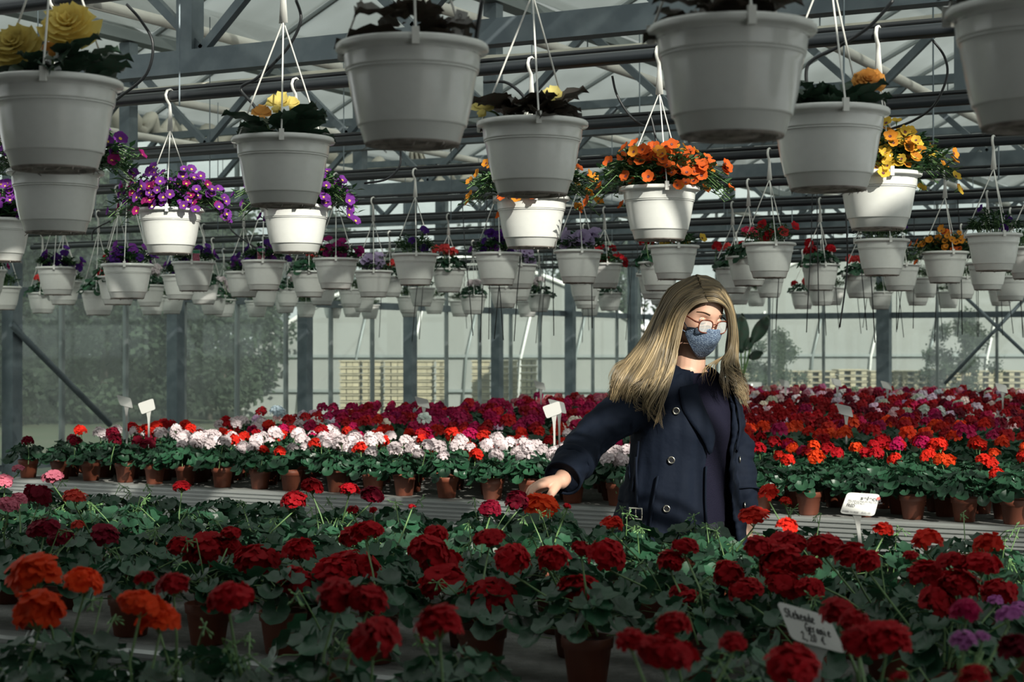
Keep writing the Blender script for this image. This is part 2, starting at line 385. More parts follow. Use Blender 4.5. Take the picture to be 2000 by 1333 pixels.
FBL = ['long aluminium bench with white and scarlet geraniums behind the woman', 'aluminium bench of red geraniums, second behind the woman', 'aluminium bench of magenta geraniums, third behind the woman',
 'aluminium bench of mixed geraniums, fourth behind the woman', 'aluminium bench of geraniums farthest back, near the end wall']
for i, (a, b) in enumerate(FB): bench(a, b, -6.35, 4.2, FBL[i], i+2)

# ------------------------------------------------------------------ geranium pieces
CR = dict(R=(.36,.006,.012), D=(.15,.003,.016), O=(.74,.060,.012), S=(.58,.022,.012), M=(.40,.008,.075), W=(.74,.64,.66), P=(.62,.17,.24), L=(.48,.15,.42), C=(.66,.07,.05))
def leaf_mb(seed, n=18, petiole=True, lowpoly=False):
    rg = random.Random(seed); mb = MB(); ph = rg.uniform(0, 6); lob = 7
    ring1 = []; ring2 = []
    for k in range(n):
        a = -PI/2 + .22 + (2*PI-.44)*k/(n-1)
        r = .52*(1+.07*math.cos(lob*(a+PI/2)+ph))*(1+.06*math.sin(2*a+ph))
        e = math.cos(lob*(a+PI/2)+ph)
        ring2.append((r*math.cos(a), .32+r*math.sin(a), .10*r*r/.27 + .035*e + .05*math.sin(2*a+ph)))
        ring1.append((.55*r*math.cos(a), .32+.55*r*math.sin(a), -.015+.02*e))
    vs = [(0,.27,-.05)] + ([] if lowpoly else ring1) + ring2
    if lowpoly: fs = [(0,1+k,2+k) for k in range(n-1)]
    else:
        fs = [(0,1+k,2+k) for k in range(n-1)] + [(1+k,1+n+k,2+n+k,2+k) for k in range(n-1)]
    mb.add(vs, fs)
    if petiole:
        mb.mi = 1; mb.tube([(0,.3,-.04),(0,0,-.25),(0,-.35,-.8)], .025, 3, False); mb.mi = 0
    return mb
LEAF = [leaf_mb(s).mesh('leaf', [M['leaf'], M['stem']]) for s in range(5)]
def petal(mb, c, d, t, L, w, curl):
    d = d.normalized(); t = (t-d*t.dot(d)).normalized(); b = d.cross(t)          # d: floret axis, t: petal direction
    up = lambda x, h: c + t*x + d*h
    m1 = up(L*.5, curl*.35*L); m2 = up(L*.92, curl*.3*L)
    mb.add([c, m1-b*w*.42, m1+b*w*.42, m2-b*w*.33+d*.04*L, m2+b*w*.33+d*.04*L, up(L*1.02, curl*.2*L)],
           [(0,2,1),(1,2,4,3),(3,4,5)])
def head_mb(seed, n=26, npet=6, r=1.0, low=-.45, L=.44, jit=.14, stem=False):
    rg = random.Random(seed); mb = MB()
    for i in range(n):
        z = 1-(1-low)*(i+.5)/n; a = i*2.39996+rg.uniform(-.25,.25); q = math.sqrt(max(0,1-z*z))
        d = Vector((q*math.cos(a), q*math.sin(a), z*.85+.1)).normalized()
        c = d*(r*(.66+rg.uniform(-jit,jit*.6))); ax = (d+Vector((rg.uniform(-.3,.3),rg.uniform(-.3,.3),rg.uniform(-.1,.35)))).normalized()
        t0 = ax.orthogonal().normalized(); ph = rg.uniform(0,6)
        for k in range(npet):
            an = ph+2*PI*k/npet; t = (Matrix.Rotation(an, 3, ax) @ t0)
            petal(mb, c, ax, t, L*rg.uniform(.8,1.15), L*rg.uniform(.8,1.1), rg.uniform(.3,1.0))
    if stem:
        mb.mi = 1
        for i in range(7):
            a = i*.9; mb.tube([(0,0,-.75),(.3*math.cos(a),.3*math.sin(a),.1)], .035, 3, False)
        mb.tube([(0,0,-.7),(.1,.05,-2.0),(.0,.1,-3.6)], .06, 4, False)
    return mb
HEAD = [head_mb(s, 21, 6, 1.0, -.4, .50, .22).mesh('flower_head', M['petal']) for s in range(5)]
HEADL = [head_mb(20+s, 15, 5, 1, -.1, .5, .2).mesh('flower_head', M['petal']) for s in range(3)]      # looser, few florets
HEADF = [head_mb(40+s, 16, 5, 1, -.2, .5, .15, True).mesh('flower_head', [M['petal'], M['stem']]) for s in range(4)]
# 10 cm pot
PR, PH = .052, .092
potmb = MB().lathe([(.0,0),(.036,0),(.038,.002),(.0475,.070),(.0510,.071),(.0525,.090),(.0515,.092),(.0490,.091),(.0470,.078),(0,.078)], 20)
POT = potmb.mesh('pot', M['terracotta']); POTB = MB().lathe([(.0,0),(.036,0),(.038,.002),(.0475,.070),(.0510,.071),(.0525,.090),(.0515,.092),(.0490,.091),(.0470,.078),(0,.078)], 20).mesh('pot', M['blackpot'])
SOIL = MB().lathe([(.0475,.0795),(.02,.083),(0,.084)], 14).mesh('soil', M['soil'])
def umbel(mb, c, r, n, rg):                  # short flower stalks under the head
    for i in range(n):
        a = rg.uniform(0,6.28); q = rg.uniform(.2,.8)*r
        mb.tube([c, c+Vector((q*math.cos(a), q*math.sin(a), r*rg.uniform(.5,.9)))], .0011, 3, False)
def stalk(root, p0, p1, seed, head, color, size, name='flower_stalk', hd=None):
    rg = random.Random(seed); p0 = Vector(p0); p1 = Vector(p1); r = size/2
    tip = p1-Vector((0,0,r*.75)); mid = p0.lerp(tip,.55)+Vector((rg.uniform(-.012,.012),rg.uniform(-.012,.012),.012))
    mb = MB().tube([p0, mid, tip], [.0026,.0022,.0019], 5, False); umbel(mb, tip, r*.9, 9, rg)
    st = mb.build(name, M['stem'], root, True)
    if head is not None:
        mobj('flower_head', head, st, p1, (rg.uniform(-.25,.25), rg.uniform(-.25,.25), rg.uniform(0,6.28)), (r*rg.uniform(1.1,1.35), r*rg.uniform(1.05,1.25), r*rg.uniform(.85,1.1)), color)
    return st
def bud_stalk(root, p0, p1, seed):
    rg = random.Random(seed); p0 = Vector(p0); p1 = Vector(p1)
    hook = p1+Vector((rg.uniform(-.018,.018), rg.uniform(-.018,.018), -.006))
    mb = MB().tube([p0, p0.lerp(p1,.6)+Vector((0,0,.006)), p1, hook], [.0017,.0015,.0013,.0012], 5, False)
    st = mb.build('bud_stalk', M['stem'], root, True)
    mb = MB()
    for i in range(8):
        d = Vector((rg.uniform(-1,1), rg.uniform(-1,1), rg.uniform(-1.4,.4))).normalized()*rg.uniform(.010,.018)
        mb.tube([hook, hook+d], .0008, 3, False); mb.tube([hook+d, hook+d*1.25, hook+d*1.6], [.0009,.0019,.0005], 5)
    mb.build('bud_cluster', M['bud'], st, True)
def add_leaves(root, n, spread, zt, seed, size=.055):
    rg = random.Random(seed)
    for i in range(n):
        f = (i+.5)/n; a = i*2.39996+rg.uniform(-.4,.4); q = math.sqrt(f)
        rad = spread*q*rg.uniform(.82,1.1); z = PH-.01+(zt-PH)*(1-.78*f**1.5)*rg.uniform(.8,1.08)
        s = size*rg.uniform(.7,1.2); tilt = -.15-.95*q*rg.uniform(.5,1.15)
        Mx = Matrix.Translation((rad*math.cos(a)*.8, rad*math.sin(a)*.8, z)) @ Matrix.Rotation(a-PI/2, 4, 'Z') @ Matrix.Rotation(tilt, 4, 'X') @ Matrix.Rotation(rg.uniform(-.35,.35), 4, 'Y') @ Matrix.Diagonal((s,s,s,1))
        mobj('leaf', LEAF[rg.randrange(5)], root, mw=Mx)
def new_plant(loc, seed, label, group, nleaf=24, black=False, spread=.125, zt=.20):
    root = thing('potted_geranium', label, 'potted plant', loc, 0, group)
    p = mobj('pot', POTB if black else POT, root, rot=(0,0,seed)); mobj('soil', SOIL, p)
    add_leaves(root, nleaf, spread, zt, seed)
    return root

# ------------------------------------------------------------------ near bench: flower heads read from the photograph (x, y, size px, colour)
HD = """69 1126 95 O;163 1140 78 O;76 1200 95 O;273 1181 75 O;312 1212 75 O;74 972 50 D;85 1034 52 D;118 1053 45 D;204 1048 52 D;147 974 42 C;152 1028 28 C;10 942 30 P;103 933 36 P;36 918 22 P;16 988 40 P;38 975 30 P
355 1069 50 R;408 1069 70 R;394 1092 60 R;450 1044 36 R;450 1069 40 R;500 1101 75 R;585 1078 58 R;576 979 48 R;355 952 32 R;610 952 40 R;681 957 36 R;690 998 22 R;690 1050 50 R;284 1133 40 R;340 1144 58 R;449 1172 78 R;578 1144 70 R;656 1122 70 R;656 1168 75 R
726 968 38 D;730 998 16 R;804 991 15 R;715 1040 55 R;850 1043 45 R;838 1078 68 R;859 1101 62 R;955 1051 52 R;957 996 36 D;1010 982 46 D;1055 994 66 O;1053 974 26 O;1107 991 15 R;685 1115 95 R;717 1172 65 R;863 1140 85 R;998 1094 72 R;958 1176 95 R;728 1250 102 R;859 1222 88 R;1081 1094 62 R;1061 1080 30 R;1136 1076 42 R;1185 1087 66 R;1196 1027 38 S;1129 1158 85 R;1310 1098 54 R;1338 1069 44 R;1326 1158 38 R;1299 1278 98 R;1235 1254 55 R;1313 1225 60 R
1421 1126 60 R;1456 1154 55 R;1472 1011 52 S;1502 966 40 S;1534 982 24 S;1536 1028 40 S;1484 1073 55 R;1541 1062 60 R;1612 1069 62 R;1527 1105 75 R;1573 1108 60 R;1530 1144 70 R;1662 1087 60 R;1697 1101 50 R;1724 1037 38 S;1811 1062 58 S;1779 1087 30 R;1928 1069 58 S;1917 1105 65 R;1864 1101 55 R;1811 1126 65 R;1871 1147 85 R;1832 1179 70 R;1949 1161 60 R;1885 1197 55 M;1942 1176 30 L;1970 1204 50 L;1988 1190 35 L;1882 1254 50 L;1917 1246 30 L;1991 1271 70 D;1637 1200 60 R;1669 1218 55 R;1676 1254 70 R;1729 1254 85 R;1548 1300 95 R;1431 1257 50 R;1757 1325 35 R;1903 1328 60 R;1344 1170 40 R;1580 1150 55 R"""
heads = []
for ln in HD.replace('\n', ';').split(';'):
    a = ln.split(); x, y, s, c = int(a[0]), int(a[1]), int(a[2]), a[3]
    best = None
    for z in (1.10, 1.07, 1.13, 1.04, 1.16, 1.01, 1.19, .985, 1.22, 1.25, 1.28):
        p = at_z(x, y, z)
        if 3.05 <= p.y <= 4.42: best = (p, 1); break
    if y > 1195 or (x < 330 and y > 1110) or best is None:
        for z in (1.12, 1.09, 1.15, 1.06, 1.18, 1.03):
            p = at_z(x, y, z)
            if 1.9 <= p.y <= 2.72: best = (p, 0); break
    if best is None: continue
    if 1045 < x < 1060 and y < 1005: best = (at_depth(x, y, 5.06 if y > 985 else 5.17), 1)      # the bloom between her fingers
    p, bn = best; d = to_px(p)[2]
    heads.append((p, max(.02, s*d/FPX), c, bn))
spots = []
rg = random.Random(11)
for bn, vs in ((0, (2.36, 2.60)), (1, (3.06, 3.32, 3.58, 3.84, 4.10, 4.36))):
    for r, v in enumerate(vs):
        lo = at_v(-60, 900, v).x; hi = at_v(2060, 900, v).x; st = .235 if bn else .26
        u = lo + (r % 2)*st/2
        while u < hi:
            spots.append([Vector((u+rg.uniform(-.02,.02), v+rg.uniform(-.015,.015), BZ)), bn, r, []]); u += st
hsorted = [h for h in heads if h[3] == 0]
spots = [s for s in spots if s[1] == 1 or to_px(s[0])[0] > 560]
for h in hsorted:
    if min([(s[0].xy-h[0].xy).length for s in spots if s[1] == 0]+[9]) > .12:
        spots.append([Vector((h[0].x+rg.uniform(-.03,.03), min(2.66, h[0].y+rg.uniform(-.02,.04)), BZ)), 0, 0 if h[0].y < 2.48 else 1, []])
_p = at_depth(1054, 1000, 5.15); spots.append([Vector((_p.x, _p.y, BZ)), 1, 6, []])
for h in heads:
    c = [s for s in spots if s[1] == h[3]]
    s = min(c, key=lambda q: (q[0].xy-h[0].xy).length + .04*len(q[3]) + (.05 if q[0].y > h[0].y+.02 else 0)); s[3].append(h)
NAMEC = dict(R='deep red', D='dark crimson', O='bright orange', S='scarlet', M='magenta', W='white', P='pink', L='lilac pink', C='coral red')
cnt = {}
near_n = 0
for i, (p, bn, r, hs) in enumerate(sorted(spots, key=lambda s: (s[1], s[2], s[0].x))):
    x, y, d = to_px(p+Vector((0,0,.15)))
    if bn == 0 and not hs and rg.random() < .35 and 600 < x: continue
    cnt[(bn, r)] = cnt.get((bn, r), 0)+1
    col = NAMEC[hs[0][2]]+' flowering' if hs else 'leafy green'
    where = '%s row nearest camera' % nth(r) if bn == 0 else '%s row before the woman' % nth(r)
    lab = '%s potted geranium, %s from left in %s' % (col, nth(cnt[(bn,r)]-1), where)
    root = new_plant(p, 100+i, lab, 'geraniums on the near benches', 30 if bn else 24, black=(bn == 0 and x < 200), spread=.135 if bn else .14, zt=.185)
    near_n += 1
    for k, (hp, sz, c, _) in enumerate(hs):
        meshes = HEADL if (c in 'SLC' or sz < .04) else HEAD
        stalk(root, (rg.uniform(-.02,.02), rg.uniform(-.02,.02), PH), hp-p, i*7+k, meshes[(i+k) % len(meshes)], CR[c], sz)
    for k in range(2 if rg.random() < .6 else 1):
        if rg.random() < .75:
            a = rg.uniform(0,6.28); q = rg.uniform(.03,.12)
            bud_stalk(root, (0,0,PH), (q*math.cos(a), q*math.sin(a), rg.uniform(.18,.24)), i*3+k)
print('near plants', near_n)

# ------------------------------------------------------------------ far benches
def foliage_mb(seed, n, spread, zt, size, lowpoly):
    rg = random.Random(seed); out = MB()
    base = [leaf_mb(s, 9 if lowpoly else 12, False, lowpoly) for s in range(3)]
    for i in range(n):
        f = (i+.5)/n; a = i*2.39996+rg.uniform(-.5,.5); q = math.sqrt(f)
        rad = spread*q*rg.uniform(.8,1.15); z = PH-.01+(zt-PH)*(1-.8*f**1.5)*rg.uniform(.75,1.15)
        s = size*rg.uniform(.7,1.25); tilt = -.1-.95*q*rg.uniform(.4,1.2)
        Mx = Matrix.Translation((rad*math.cos(a)*.85, rad*math.sin(a)*.85, z)) @ Matrix.Rotation(a-PI/2, 4, 'Z') @ Matrix.Rotation(tilt, 4, 'X') @ Matrix.Rotation(rg.uniform(-.5,.5), 4, 'Y') @ Matrix.Diagonal((s,s,s,1))
        b = base[i % 3]; out.add([Mx @ Vector(v) for v in b.v], b.f)
    return out
FOL = [foliage_mb(60+s, 54, .135, .175, .046, False).mesh('foliage', M['leaf']) for s in range(4)]
rf = random.Random(21)
def zone(x, y, r=99):
    """colour mix and number of heads for a plant seen at this place in the bed"""
    if 330 <= x < 1240 and r <= 3: return ('WWWWWWS', 2.6 if r else 1.7)
    if x >= 1240 and r <= 2: return 'SO', .3
    if x >= 1240 and r <= 4: return 'OSSR', .9
    if x < 330 and r <= 1: return 'DDSWGG', 1.0
    if x < 330 and r <= 3: return 'DDDSSW', 1.8
    if x < 330:
        if y > 885: return 'WWG', .5
        if y > 858: return 'DDDW', 2.0
        if y > 815: return 'SSSR', 3.2
        return 'RCS', 1.3
    if x < 1240:
        if y > 852: return ('WWWWWWS' if x > 330 else 'W'), (2.5 if y < 900 else 1.6)
        if y > 822: return ('WSSMR' if x > 500 else 'SSSW'), 2.0
        if y > 788: return ('MMMMR' if x > 640 else 'WWRR'), (3.0 if x > 640 else 2.2)
        return ('RMP' if x > 1000 else 'MMM' if x > 650 else 'WWP'), 2.3
    if y > 895: return 'SO', .30
    if y > 862: return 'OSSR', .8
    if y > 825: return 'RRSOM', 1.7
    if y > 795: return 'RDRRMW', 2.2
    if y > 772: return 'RRDW', 2.6
    return 'PWRPM', 2.2
grid = []
v = 6.56; r = 0
while v < 16.4:
    inb = any(a+.08 < v < b-.08 for a, b in FB)
    lo = max(-6.25, at_v(-40, 800, v).x); hi = min(4.0, at_v(2040, 800, v).x)
    st = .205 if v < 8.3 else .24; u = lo+(r % 2)*st/2
    if inb:
        while u < hi:
            grid.append((Vector((u+rf.uniform(-.02,.02), v+rf.uniform(-.02,.02), BZ)), r)); u += st
    v += st*.92; r += 1
N_IND = max(60, 300-near_n)
grid_i, grid_s = grid[:N_IND], grid[N_IND:]
cnt = {}
for i, (p, r) in enumerate(grid_i):
    x, y, d = to_px(p+Vector((0,0,.25)))
    mix, dens = zone(x, y, r); n = int(dens) + (1 if rf.random() < dens % 1 else 0)
    cs = [rf.choice(mix) for _ in range(n)]; cs = [c for c in cs if c != 'G']
    cnt[r] = cnt.get(r, 0)+1
    col = NAMEC[cs[0]]+' flowering' if cs else 'leafy green'
    root = thing('potted_geranium', '%s potted geranium, %s from left, %s row behind the woman' % (col, nth(cnt[r]-1), nth(r)), 'potted plant', p, 0, 'geraniums on the far bench')
    mobj('pot', POT, root, rot=(0,0,i)); mobj('foliage', FOL[i % 4], root, rot=(0,0,rf.uniform(0,6.28)), scale=rf.uniform(.9,1.1))
    for c in cs:
        a = rf.uniform(0,6.28); q = rf.uniform(.02,.10); s = rf.uniform(.030,.042)
        mobj('flower_head', HEADF[rf.randrange(4)], root, (q*math.cos(a), q*math.sin(a), rf.uniform(.17,.235)), (rf.uniform(-.3,.3), rf.uniform(-.3,.3), rf.uniform(0,6)), s, CR[c])
# the rest of the beds, too far to pick apart
fb = [foliage_mb(80+s, 26, .14, .20, .068, True) for s in range(3)]
hb = [head_mb(90+s, 11, 4, 1, -.1, .62, .15) for s in range(3)]
fv = [np.array(b.v) for b in fb]; hv = [np.array(b.v) for b in hb]
V, F, HV, HF, HCc = [], [], [], [], []
pots = MB(); ov = oh = 0
for i, (p, r) in enumerate(grid_s):
    k = rf.randrange(3); a = rf.uniform(0,6.28); ca, sa = math.cos(a), math.sin(a); Rm = np.array(((ca,-sa,0),(sa,ca,0),(0,0,1)))
    V.append(fv[k] @ Rm.T + np.array(p)); F += [tuple(j+ov for j in f) for f in fb[k].f]; ov += len(fv[k])
    x, y, d = to_px(p+Vector((0,0,.25))); mix, dens = zone(x, y); n = int(dens)+(1 if rf.random() < dens % 1 else 0)
    for _ in range(n):
        c = rf.choice(mix)
        if c == 'G': continue
        k = rf.randrange(3); a = rf.uniform(0,6.28); q = rf.uniform(0,.11); s = rf.uniform(.034,.046); z = rf.uniform(.20,.27)
        HV.append(hv[k]*s + np.array((p.x+q*math.cos(a), p.y+q*math.sin(a), p.z+z))); HF += [tuple(j+oh for j in f) for f in hb[k].f]; oh += len(hv[k])
        cc = [min(1, e*rf.uniform(.8,1.2)) for e in CR[c]]; HCc += [(*cc, 1)]*len(hv[k])
    pots.lathe([(.038,0),(.05,.085),(0,.08)], 7, p)
me = bpy.data.meshes.new('geranium_foliage'); me.from_pydata(np.concatenate(V).tolist(), [], F); me.materials.append(M['leaf'])
tag(mobj('geranium_foliage', me), 'massed green geranium foliage on the benches toward the end wall', 'foliage', kind='stuff')
me = bpy.data.meshes.new('geranium_blooms'); me.from_pydata(np.concatenate(HV).tolist(), [], HF); me.materials.append(M['petal_attr'])
ca_ = me.color_attributes.new('col', 'FLOAT_COLOR', 'POINT'); ca_.data.foreach_set('color', np.array(HCc, dtype=np.float32).ravel())
tag(mobj('geranium_blooms', me), 'massed red, magenta, pink and white geranium blooms toward the end wall', 'flowers', kind='stuff')
tag(pots.build('terracotta_pots', M['terracotta']), 'terracotta pots standing under the massed far geraniums', 'pots', kind='stuff')
print('grid', len(grid), len(grid_s))
# ------------------------------------------------------------------ hanging baskets
BR = .13
prof_pot = [(.0,.0),(.078,.0),(.0815,.003),(.0895,.0295),(.0900,.0300),(.0928,.0305),(.0935,.033),(.1018,.070),(.1082,.108),(.1105,.1205),(.1108,.1212),(.1128,.1216),(.1131,.1238),(.1118,.1242),(.1122,.1252),(.1140,.1256),(.1144,.1285),(.1162,.150),(.1185,.156),(.1285,.157),(.1305,.160),(.1300,.167),(.1270,.170),(.1215,.169),(.1150,.152),(.0,.148)]
POTW = MB().lathe(prof_pot[1:], 44).mesh('pot', M['white_pot'])
mb = MB().lathe([(.0,-.001),(.040,-.001),(.045,.004),(.062,.004),(.066,-.002),(.0795,-.002),(.0812,.002)], 30)
rg = random.Random(2)
for i in range(26):                                    # roots and moss clinging to the base
    a = rg.uniform(0,6.28); r = rg.uniform(.062,.08); c = Vector((r*math.cos(a), r*math.sin(a), -.001))
    mb.tube([c, c+Vector((rg.uniform(-.012,.012), rg.uniform(-.012,.012), rg.uniform(-.008,.002)))], .0012, 3, False)
BASE = mb.mesh('base', M['pot_dirt'])
BSOIL = MB().lathe([(.118,.150),(.06,.156),(.0,.157)], 20).mesh('soil', M['soil'])
CLIP = MB().box((-.006,-.006,-.016),(.006,.006,.012)).mesh('clip', M['white_cord'], False)
HOOK = MB().tube([(0,0,-.13),(0,0,-.055),(-.004,0,-.03),(-.022,0,-.012),(-.0265,0,.004),(-.018,0,.021),(0,0,.0275),(.017,0,.021),(.026,0,.004),(.024,0,-.010)], [(.014,.004),(.0075,.004),(.007,.004),(.006,.004),(.006,.004),(.006,.004),(.006,.004),(.006,.004),(.006,.004),(.003,.003)], 8).mesh('hook', M['white_cord'])
# ---- flowers
def trumpet(seed, n=5, throat='throat', wave=.08, cup=.25):
    rg = random.Random(seed); mb = MB(); K = n*4; vs = []
    for r, z in ((.16,-.12),(.55,.08*cup*2),(1.0,cup)):
        for k in range(K):
            a = 2*PI*k/K; lob = 1-(.16*(abs(math.cos(n*a/2))**6) if r == 1.0 else 0)
            vs.append((r*lob*math.cos(a), r*lob*math.sin(a), z+(wave*math.sin(n*a+seed) if r == 1.0 else 0)))
    fs = [(i*K+k, i*K+(k+1)%K, (i+1)*K+(k+1)%K, (i+1)*K+k) for i in range(2) for k in range(K)]
    mb.add(vs, fs); mb.mi = 1
    vs = [(.24*math.cos(2*PI*k/10), .24*math.sin(2*PI*k/10), -.03) for k in range(10)]+[(0,0,-.16)]
    mb.add(vs, [(k,(k+1)%10,10) for k in range(10)])
    mb.mi = 2; mb.tube([(0,0,-.12),(.05,0,-.9)], [.15,.05], 5, False)
    return mb.mesh('bloom', [M['petal'], M[throat], M['bud']])
CALI = [trumpet(s) for s in range(3)]; CALID = [trumpet(10+s, 5, 'throat_dark') for s in range(2)]; PETU = [trumpet(20+s, 5, 'throat_violet', .12, .4) for s in range(2)]
def begonia_bloom(seed, layers=6, nb=9):
    rg = random.Random(seed); mb = MB()
    for l in range(layers):
        tl = 1.5-.22*l; n = max(3, nb-l)
        for k in range(n):
            a = 2*PI*k/n+l*.5+rg.uniform(-.15,.15); ln = (1-.115*l)*rg.uniform(.88,1.12); w = .62*ln
            pts = []
            for i in range(5):
                f = i/4; rad = ln*f*math.sin(tl)*1.0; z = ln*f*math.cos(tl)*.75+.05*l+.16*f*f-.10*f**4
                ww = w*math.sin(min(1,f*.9+.12)*PI*.62)
                for j in (-1,-.35,.35,1):
                    pts.append(Vector((rad, j*ww*.6, z+.10*abs(j)*f-.07*math.sin(j*9+i*2+k)*f)))
            Mx = Matrix.Rotation(a, 3, 'Z')
            mb.add([Mx @ p for p in pts], [(i*4+j, i*4+j+1, i*4+j+5, i*4+j+4) for i in range(4) for j in range(3)])
    return mb.mesh('bloom', M['petal'])
BEG = [begonia_bloom(s) for s in range(3)]; BEGB = [begonia_bloom(9, 2, 4)]
def beg_leaf(seed):
    rg = random.Random(seed); vs = []; n = 9
    for i in range(n):
        f = i/(n-1); w = .40*math.sin(PI*min(1,f*.93+.09))**.8*(1-.35*f)
        for j in (-1,-.5,0,.5,1):
            sk = 1.25 if j < 0 else .9; e = .07*((i+1) % 2) if abs(j) == 1 else 0
            vs.append((j*w*sk+e*j, f*1.0, .16*abs(j)-.28*f*f+.04*math.sin(i*2.1+j*3)))
    mb = MB().add(vs, [(i*5+j, i*5+j+1, i*5+j+6, i*5+j+5) for i in range(n-1) for j in range(4)])
    return mb
BLEAF = {k: [beg_leaf(s).mesh('leaf', M[k]) for s in range(2)] for k in ('leaf_beg','leaf_bronze')}
def tuft(seed, n, rad, zt, droop, size, narrow, side=False):
    """many small leaves on short shoots: one foliage mesh"""
    rg = random.Random(seed); mb = MB()
    ns = n//9
    for s in range(ns):
        a = rg.uniform(0,6.28); q = math.sqrt(rg.random())
        fz = 1
        if side and math.sin(a) < -.4: q *= .6; fz = rg.uniform(.15,1.0)
        R0 = rad*q
        tip = Vector((R0*math.cos(a), R0*math.sin(a), fz*zt*(1-q*q*.55)*rg.uniform(.7,1.1) - droop*max(0,q-.55)*rg.uniform(0,2.2)))
        b0 = Vector((.6*min(R0,.1)*math.cos(a), .6*min(R0,.1)*math.sin(a), .0)); mid = b0.lerp(tip,.55)+Vector((0,0,.35*zt*(q+.2)*fz))
        mb.mi = 1; mb.tube([b0, mid, tip], .0016, 3, False); mb.mi = 0
        for k in range(9):
            f = .3+.7*k/8; p = (b0*(1-f)**2+mid*2*f*(1-f)+tip*f*f); an = rg.uniform(0,6.28)
            d = Vector((math.cos(an), math.sin(an), rg.uniform(-.2,.7))).normalized(); L = size*rg.uniform(.7,1.3); w = L*narrow
            sd = d.cross(Vector((0,0,1))).normalized(); nn = sd.cross(d)
            mb.add([p, p+d*L*.45+sd*w+nn*.1*L, p+d*L, p+d*L*.45-sd*w+nn*.1*L], [(0,1,2,3)])
    return mb
TUFT_CAL = [tuft(s, 1900, .235, .15, .12, .030, .25, True).mesh('foliage', [M['leaf_small'], M['stem']]) for s in range(3)]
TUFT_PET = [tuft(30+s, 360, .135, .10, .03, .038, .24).mesh('foliage', [M['leaf_small'], M['stem']]) for s in range(3)]
TUFT_GRN = [tuft(50+s, 420, .13, .12, .02, .034, .13).mesh('foliage', [M['leaf_small'], M['stem']]) for s in range(2)]
FOLB = [foliage_mb(150+s, 46, .145, .19, .055, False).mesh('foliage', M['leaf']) for s in range(3)]
BC = dict(purple=(.17,.035,.26), violet=(.065,.018,.17), magenta=(.28,.015,.13), lilac=(.42,.34,.52), orange=(.62,.115,.022), amber=(.66,.26,.03), yellow=(.70,.46,.06), cream=(.72,.62,.22), red=(.45,.012,.02), coral=(.62,.06,.06), pinkred=(.55,.03,.09), white=(.74,.66,.68), peach=(.74,.36,.09), darkred=(.26,.006,.012), paleyellow=(.74,.60,.18))
rb = random.Random(31)
def blooms_on(root, meshes, colors, n, rad, zt, droop, size, seed, zb=.15, front=True):
    rg = random.Random(seed)
    for i in range(n):
        a = rg.uniform(0,6.28)
        if front and rg.random() < .55: a = rg.uniform(-2.6,-.1)+TH          # side that faces the path
        q = math.sqrt(rg.uniform(.05,1))
        fz = 1
        if math.sin(a-TH) < -.45: q = min(q, rg.uniform(.3,.66)); fz = rg.uniform(.2,1.05)
        p = Vector((rad*q*math.cos(a), rad*q*math.sin(a), zb+fz*zt*(1-q*q*.55)*rg.uniform(.85,1.15)-droop*max(0,q-.5)*rg.uniform(0,2.2)))
        d = Vector((math.cos(a)*q*1.1+rg.uniform(-.4,.4), math.sin(a)*q*1.1-.45+rg.uniform(-.4,.3), .55+rg.uniform(-.3,.3)))
        p = Matrix.Rotation(-root.rotation_euler[2],3,'Z') @ p; d = Matrix.Rotation(-root.rotation_euler[2],3,'Z') @ d
        c = rg.choice(colors); s = size*rg.uniform(.8,1.15)
        m = d.to_track_quat('Z','Y').to_matrix().to_4x4()
        mobj('bloom', meshes[i % len(meshes)], root, mw=Matrix.Translation(p) @ m @ Matrix.Rotation(rg.uniform(0,6),4,'Z') @ Matrix.Diagonal((s,s,s,1)), color=BC[c])
def geranium_top(root, colors, n, seed, fol=None):
    rg = random.Random(seed); mobj('foliage', FOLB[seed % 3], root, (0,0,.065), (0,0,rg.uniform(0,6)))
    for i in range(n):
        a = rg.uniform(0,6.28); q = rg.uniform(.03,.13); s = rg.uniform(.034,.046)
        mobj('flower_head', HEADF[i % 4], root, (q*math.cos(a), q*math.sin(a), rg.uniform(.25,.31)), (rg.uniform(-.4,.4), rg.uniform(-.4,.4), rg.uniform(0,6)), s, BC[rg.choice(colors)])
def begonia_top(root, kind, blooms, n, seed):
    rg = random.Random(seed)
    for i in range(n):
        a = i*2.4+rg.uniform(-.3,.3); q = rg.uniform(.01,.07); s = rg.uniform(.055,.10)
        Mx = Matrix.Translation((q*math.cos(a), q*math.sin(a), .155+rg.uniform(.0,.055))) @ Matrix.Rotation(a-PI/2,4,'Z') @ Matrix.Rotation(rg.uniform(-.05,.75),4,'X') @ Matrix.Rotation(rg.uniform(-.5,.5),4,'Y') @ Matrix.Diagonal((s,s,s,1))
        mobj('leaf', BLEAF[kind][i % 2], root, mw=Mx)
    for j, (dx, dz, s, c, bud) in enumerate(blooms):     # dx along the view, dz above the rim
        ra = TH-root.rotation_euler[2]; p = Vector((dx*math.cos(ra), dx*math.sin(ra), .17+dz)); b = Vector((p.x*.4, p.y*.4, .155))
        st = MB().tube([b, b.lerp(p,.6)+Vector((0,0,.01)), p], .0028, 5, False).build('flower_stalk', M['stem'], root, True)
        mobj('bloom', (BEGB if bud else BEG)[j % (1 if bud else 3)], st, p, (PI/2*.62, 0, TH-root.rotation_euler[2]+rg.uniform(-.3,.3)), s, BC[c])
